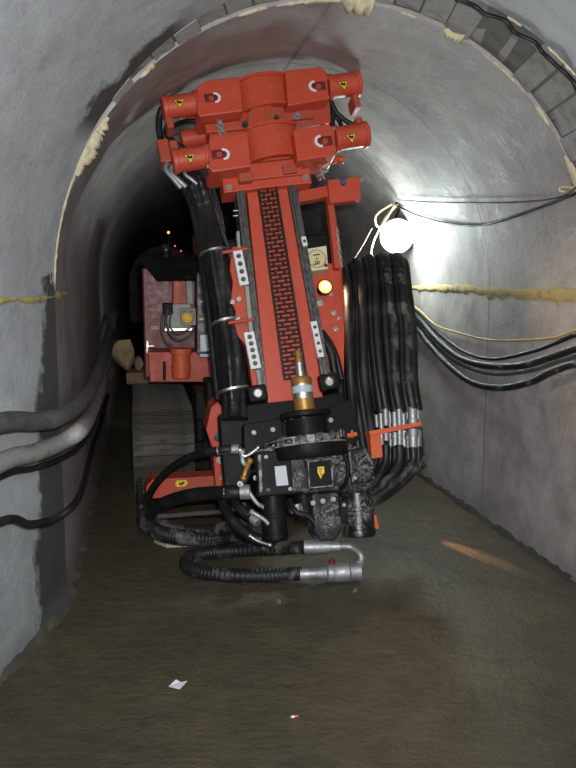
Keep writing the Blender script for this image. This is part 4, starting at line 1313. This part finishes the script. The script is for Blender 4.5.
# floor litter
def on_floor(px, py, z=.0):
    return at_z(px, py, z)
mb = MB()
c = on_floor(178, 686, .004)
pp = [c + V((-.035, -.012, .004)), c + V((-.012, .03, .010)), c + V((.008, .022, .003)), c + V((.036, .016, .012)), c + V((.012, -.03, .003)), c + V((-.01, -.026, .006))]
mb.prism(pp, V((0, 0, .0015)))
tag(mb.build('paper_scrap', PAPER), 'torn white paper scrap lying on the wet floor in front', 'paper')
mb = MB(); c = on_floor(291, 717, .006); e_ = on_floor(297, 716, .006)
mb.cyl(c, c + (e_ - c) * .6, .0045, None, 12); o = mb.build('cigarette_butt', PAPER); tag(o, 'cigarette butt with orange filter on the floor near front', 'cigarette butt')
mb = MB(); mb.cyl(c + (e_ - c) * .6, e_ + (e_ - c) * .2, .0046, None, 12); mb.build('filter', ORANGE, o)
for (x, y, lab) in ((278.5, 603, 'tiny shiny foil scrap on floor below the ribbed hose'), (355, 592, 'tiny shiny foil scrap on floor below the silver valve')):
    mb = MB(); c = on_floor(x, y, .0)
    mb.prism([c + V((-.012, 0, 0)), c + V((.0, -.014, .0)), c + V((.013, -.002, .006)), c + V((.003, .016, .016))], V((0, .001, .002)))
    tag(mb.build('foil_scrap', STEEL), lab, 'foil')
mb = MB(); 
mb.prism([at_z(x, y, .035) for (x, y) in ((154, 538), (166, 530), (196, 529), (222, 531), (218, 538), (190, 542), (166, 543))], V((0, 0, -.032)), .004)
tag(mb.build('flat_stone', PALE), 'pale flat slab on the floor under the rig hoses', 'slab')

# ------------------------------------------------------------------ lights
def light(kind, name, loc, col, energy, size=.1, rot=None, **kw):
    d = bpy.data.lights.new(name, kind); d.color = col; d.energy = energy
    if kind == 'AREA': d.size = size
    else: d.shadow_soft_size = size
    for k, v_ in kw.items(): setattr(d, k, v_)
    o = bpy.data.objects.new(name, d); COL.objects.link(o); o.location = loc
    if rot: o.rotation_euler = rot
    return o
def aim(o, tgt):
    o.rotation_euler = (V(tgt) - o.location).to_track_quat('-Z', 'Y').to_euler()
fl_ = light('SPOT', 'camera_flash', (.06, -.02, 1.69), (1, .97, .95), 390, .03, spot_size=1.75, spot_blend=.9)
aim(fl_, (0, 4.5, 1.55))
light('POINT', 'lamp_glow', lp + LD * .16 - NF * .12 - V((0, 0, .06)), (.90, 1, .95), 27, .09)
w_ = light('SPOT', 'work_light_beam', wl + MN * .04, (1, .66, .40), 24, .035, spot_size=2.0, spot_blend=.7)
aim(w_, wl + MN * 1.3 + NF * 1.3 - V((0, 0, 1.5)))
# tunnel lamp behind the photographer
light('POINT', 'tunnel_lamp', near_pt(W / 2 + .3, 2.35, -5.0), (.84, .94, 1), 135, .15)
st = light('SPOT', 'floor_streak_spot', rp(390, 499, .30), (1, .5, .16), 130, .02, spot_size=.17, spot_blend=.6)  # unseen warm spot, added to throw the orange streak across the floor
aim(st, at_z(470, 552, 0))

w = bpy.data.worlds.new('dark'); SC.world = w; w.use_nodes = True
w.node_tree.nodes['Background'].inputs[0].default_value = (.02, .022, .024, 1)
w.node_tree.nodes['Background'].inputs[1].default_value = .2

cam = bpy.data.cameras.new('camera'); co_ = bpy.data.objects.new('camera', cam); COL.objects.link(co_)
co_.location = EYE; co_.rotation_euler = (PI / 2 - PITCH, 0, 0)
cam.sensor_fit = 'VERTICAL'; cam.sensor_height = 24; cam.lens = 24 * F / 768
cam.clip_start = .05; cam.clip_end = 100
SC.camera = co_
SC.view_settings.view_transform = 'Standard'; SC.view_settings.look = 'None'
SC.view_settings.gamma = 1; SC.view_settings.use_curve_mapping = False
SC.view_settings.exposure = .2
SC.cycles.use_denoising = True
SC.cycles.max_bounces = 6
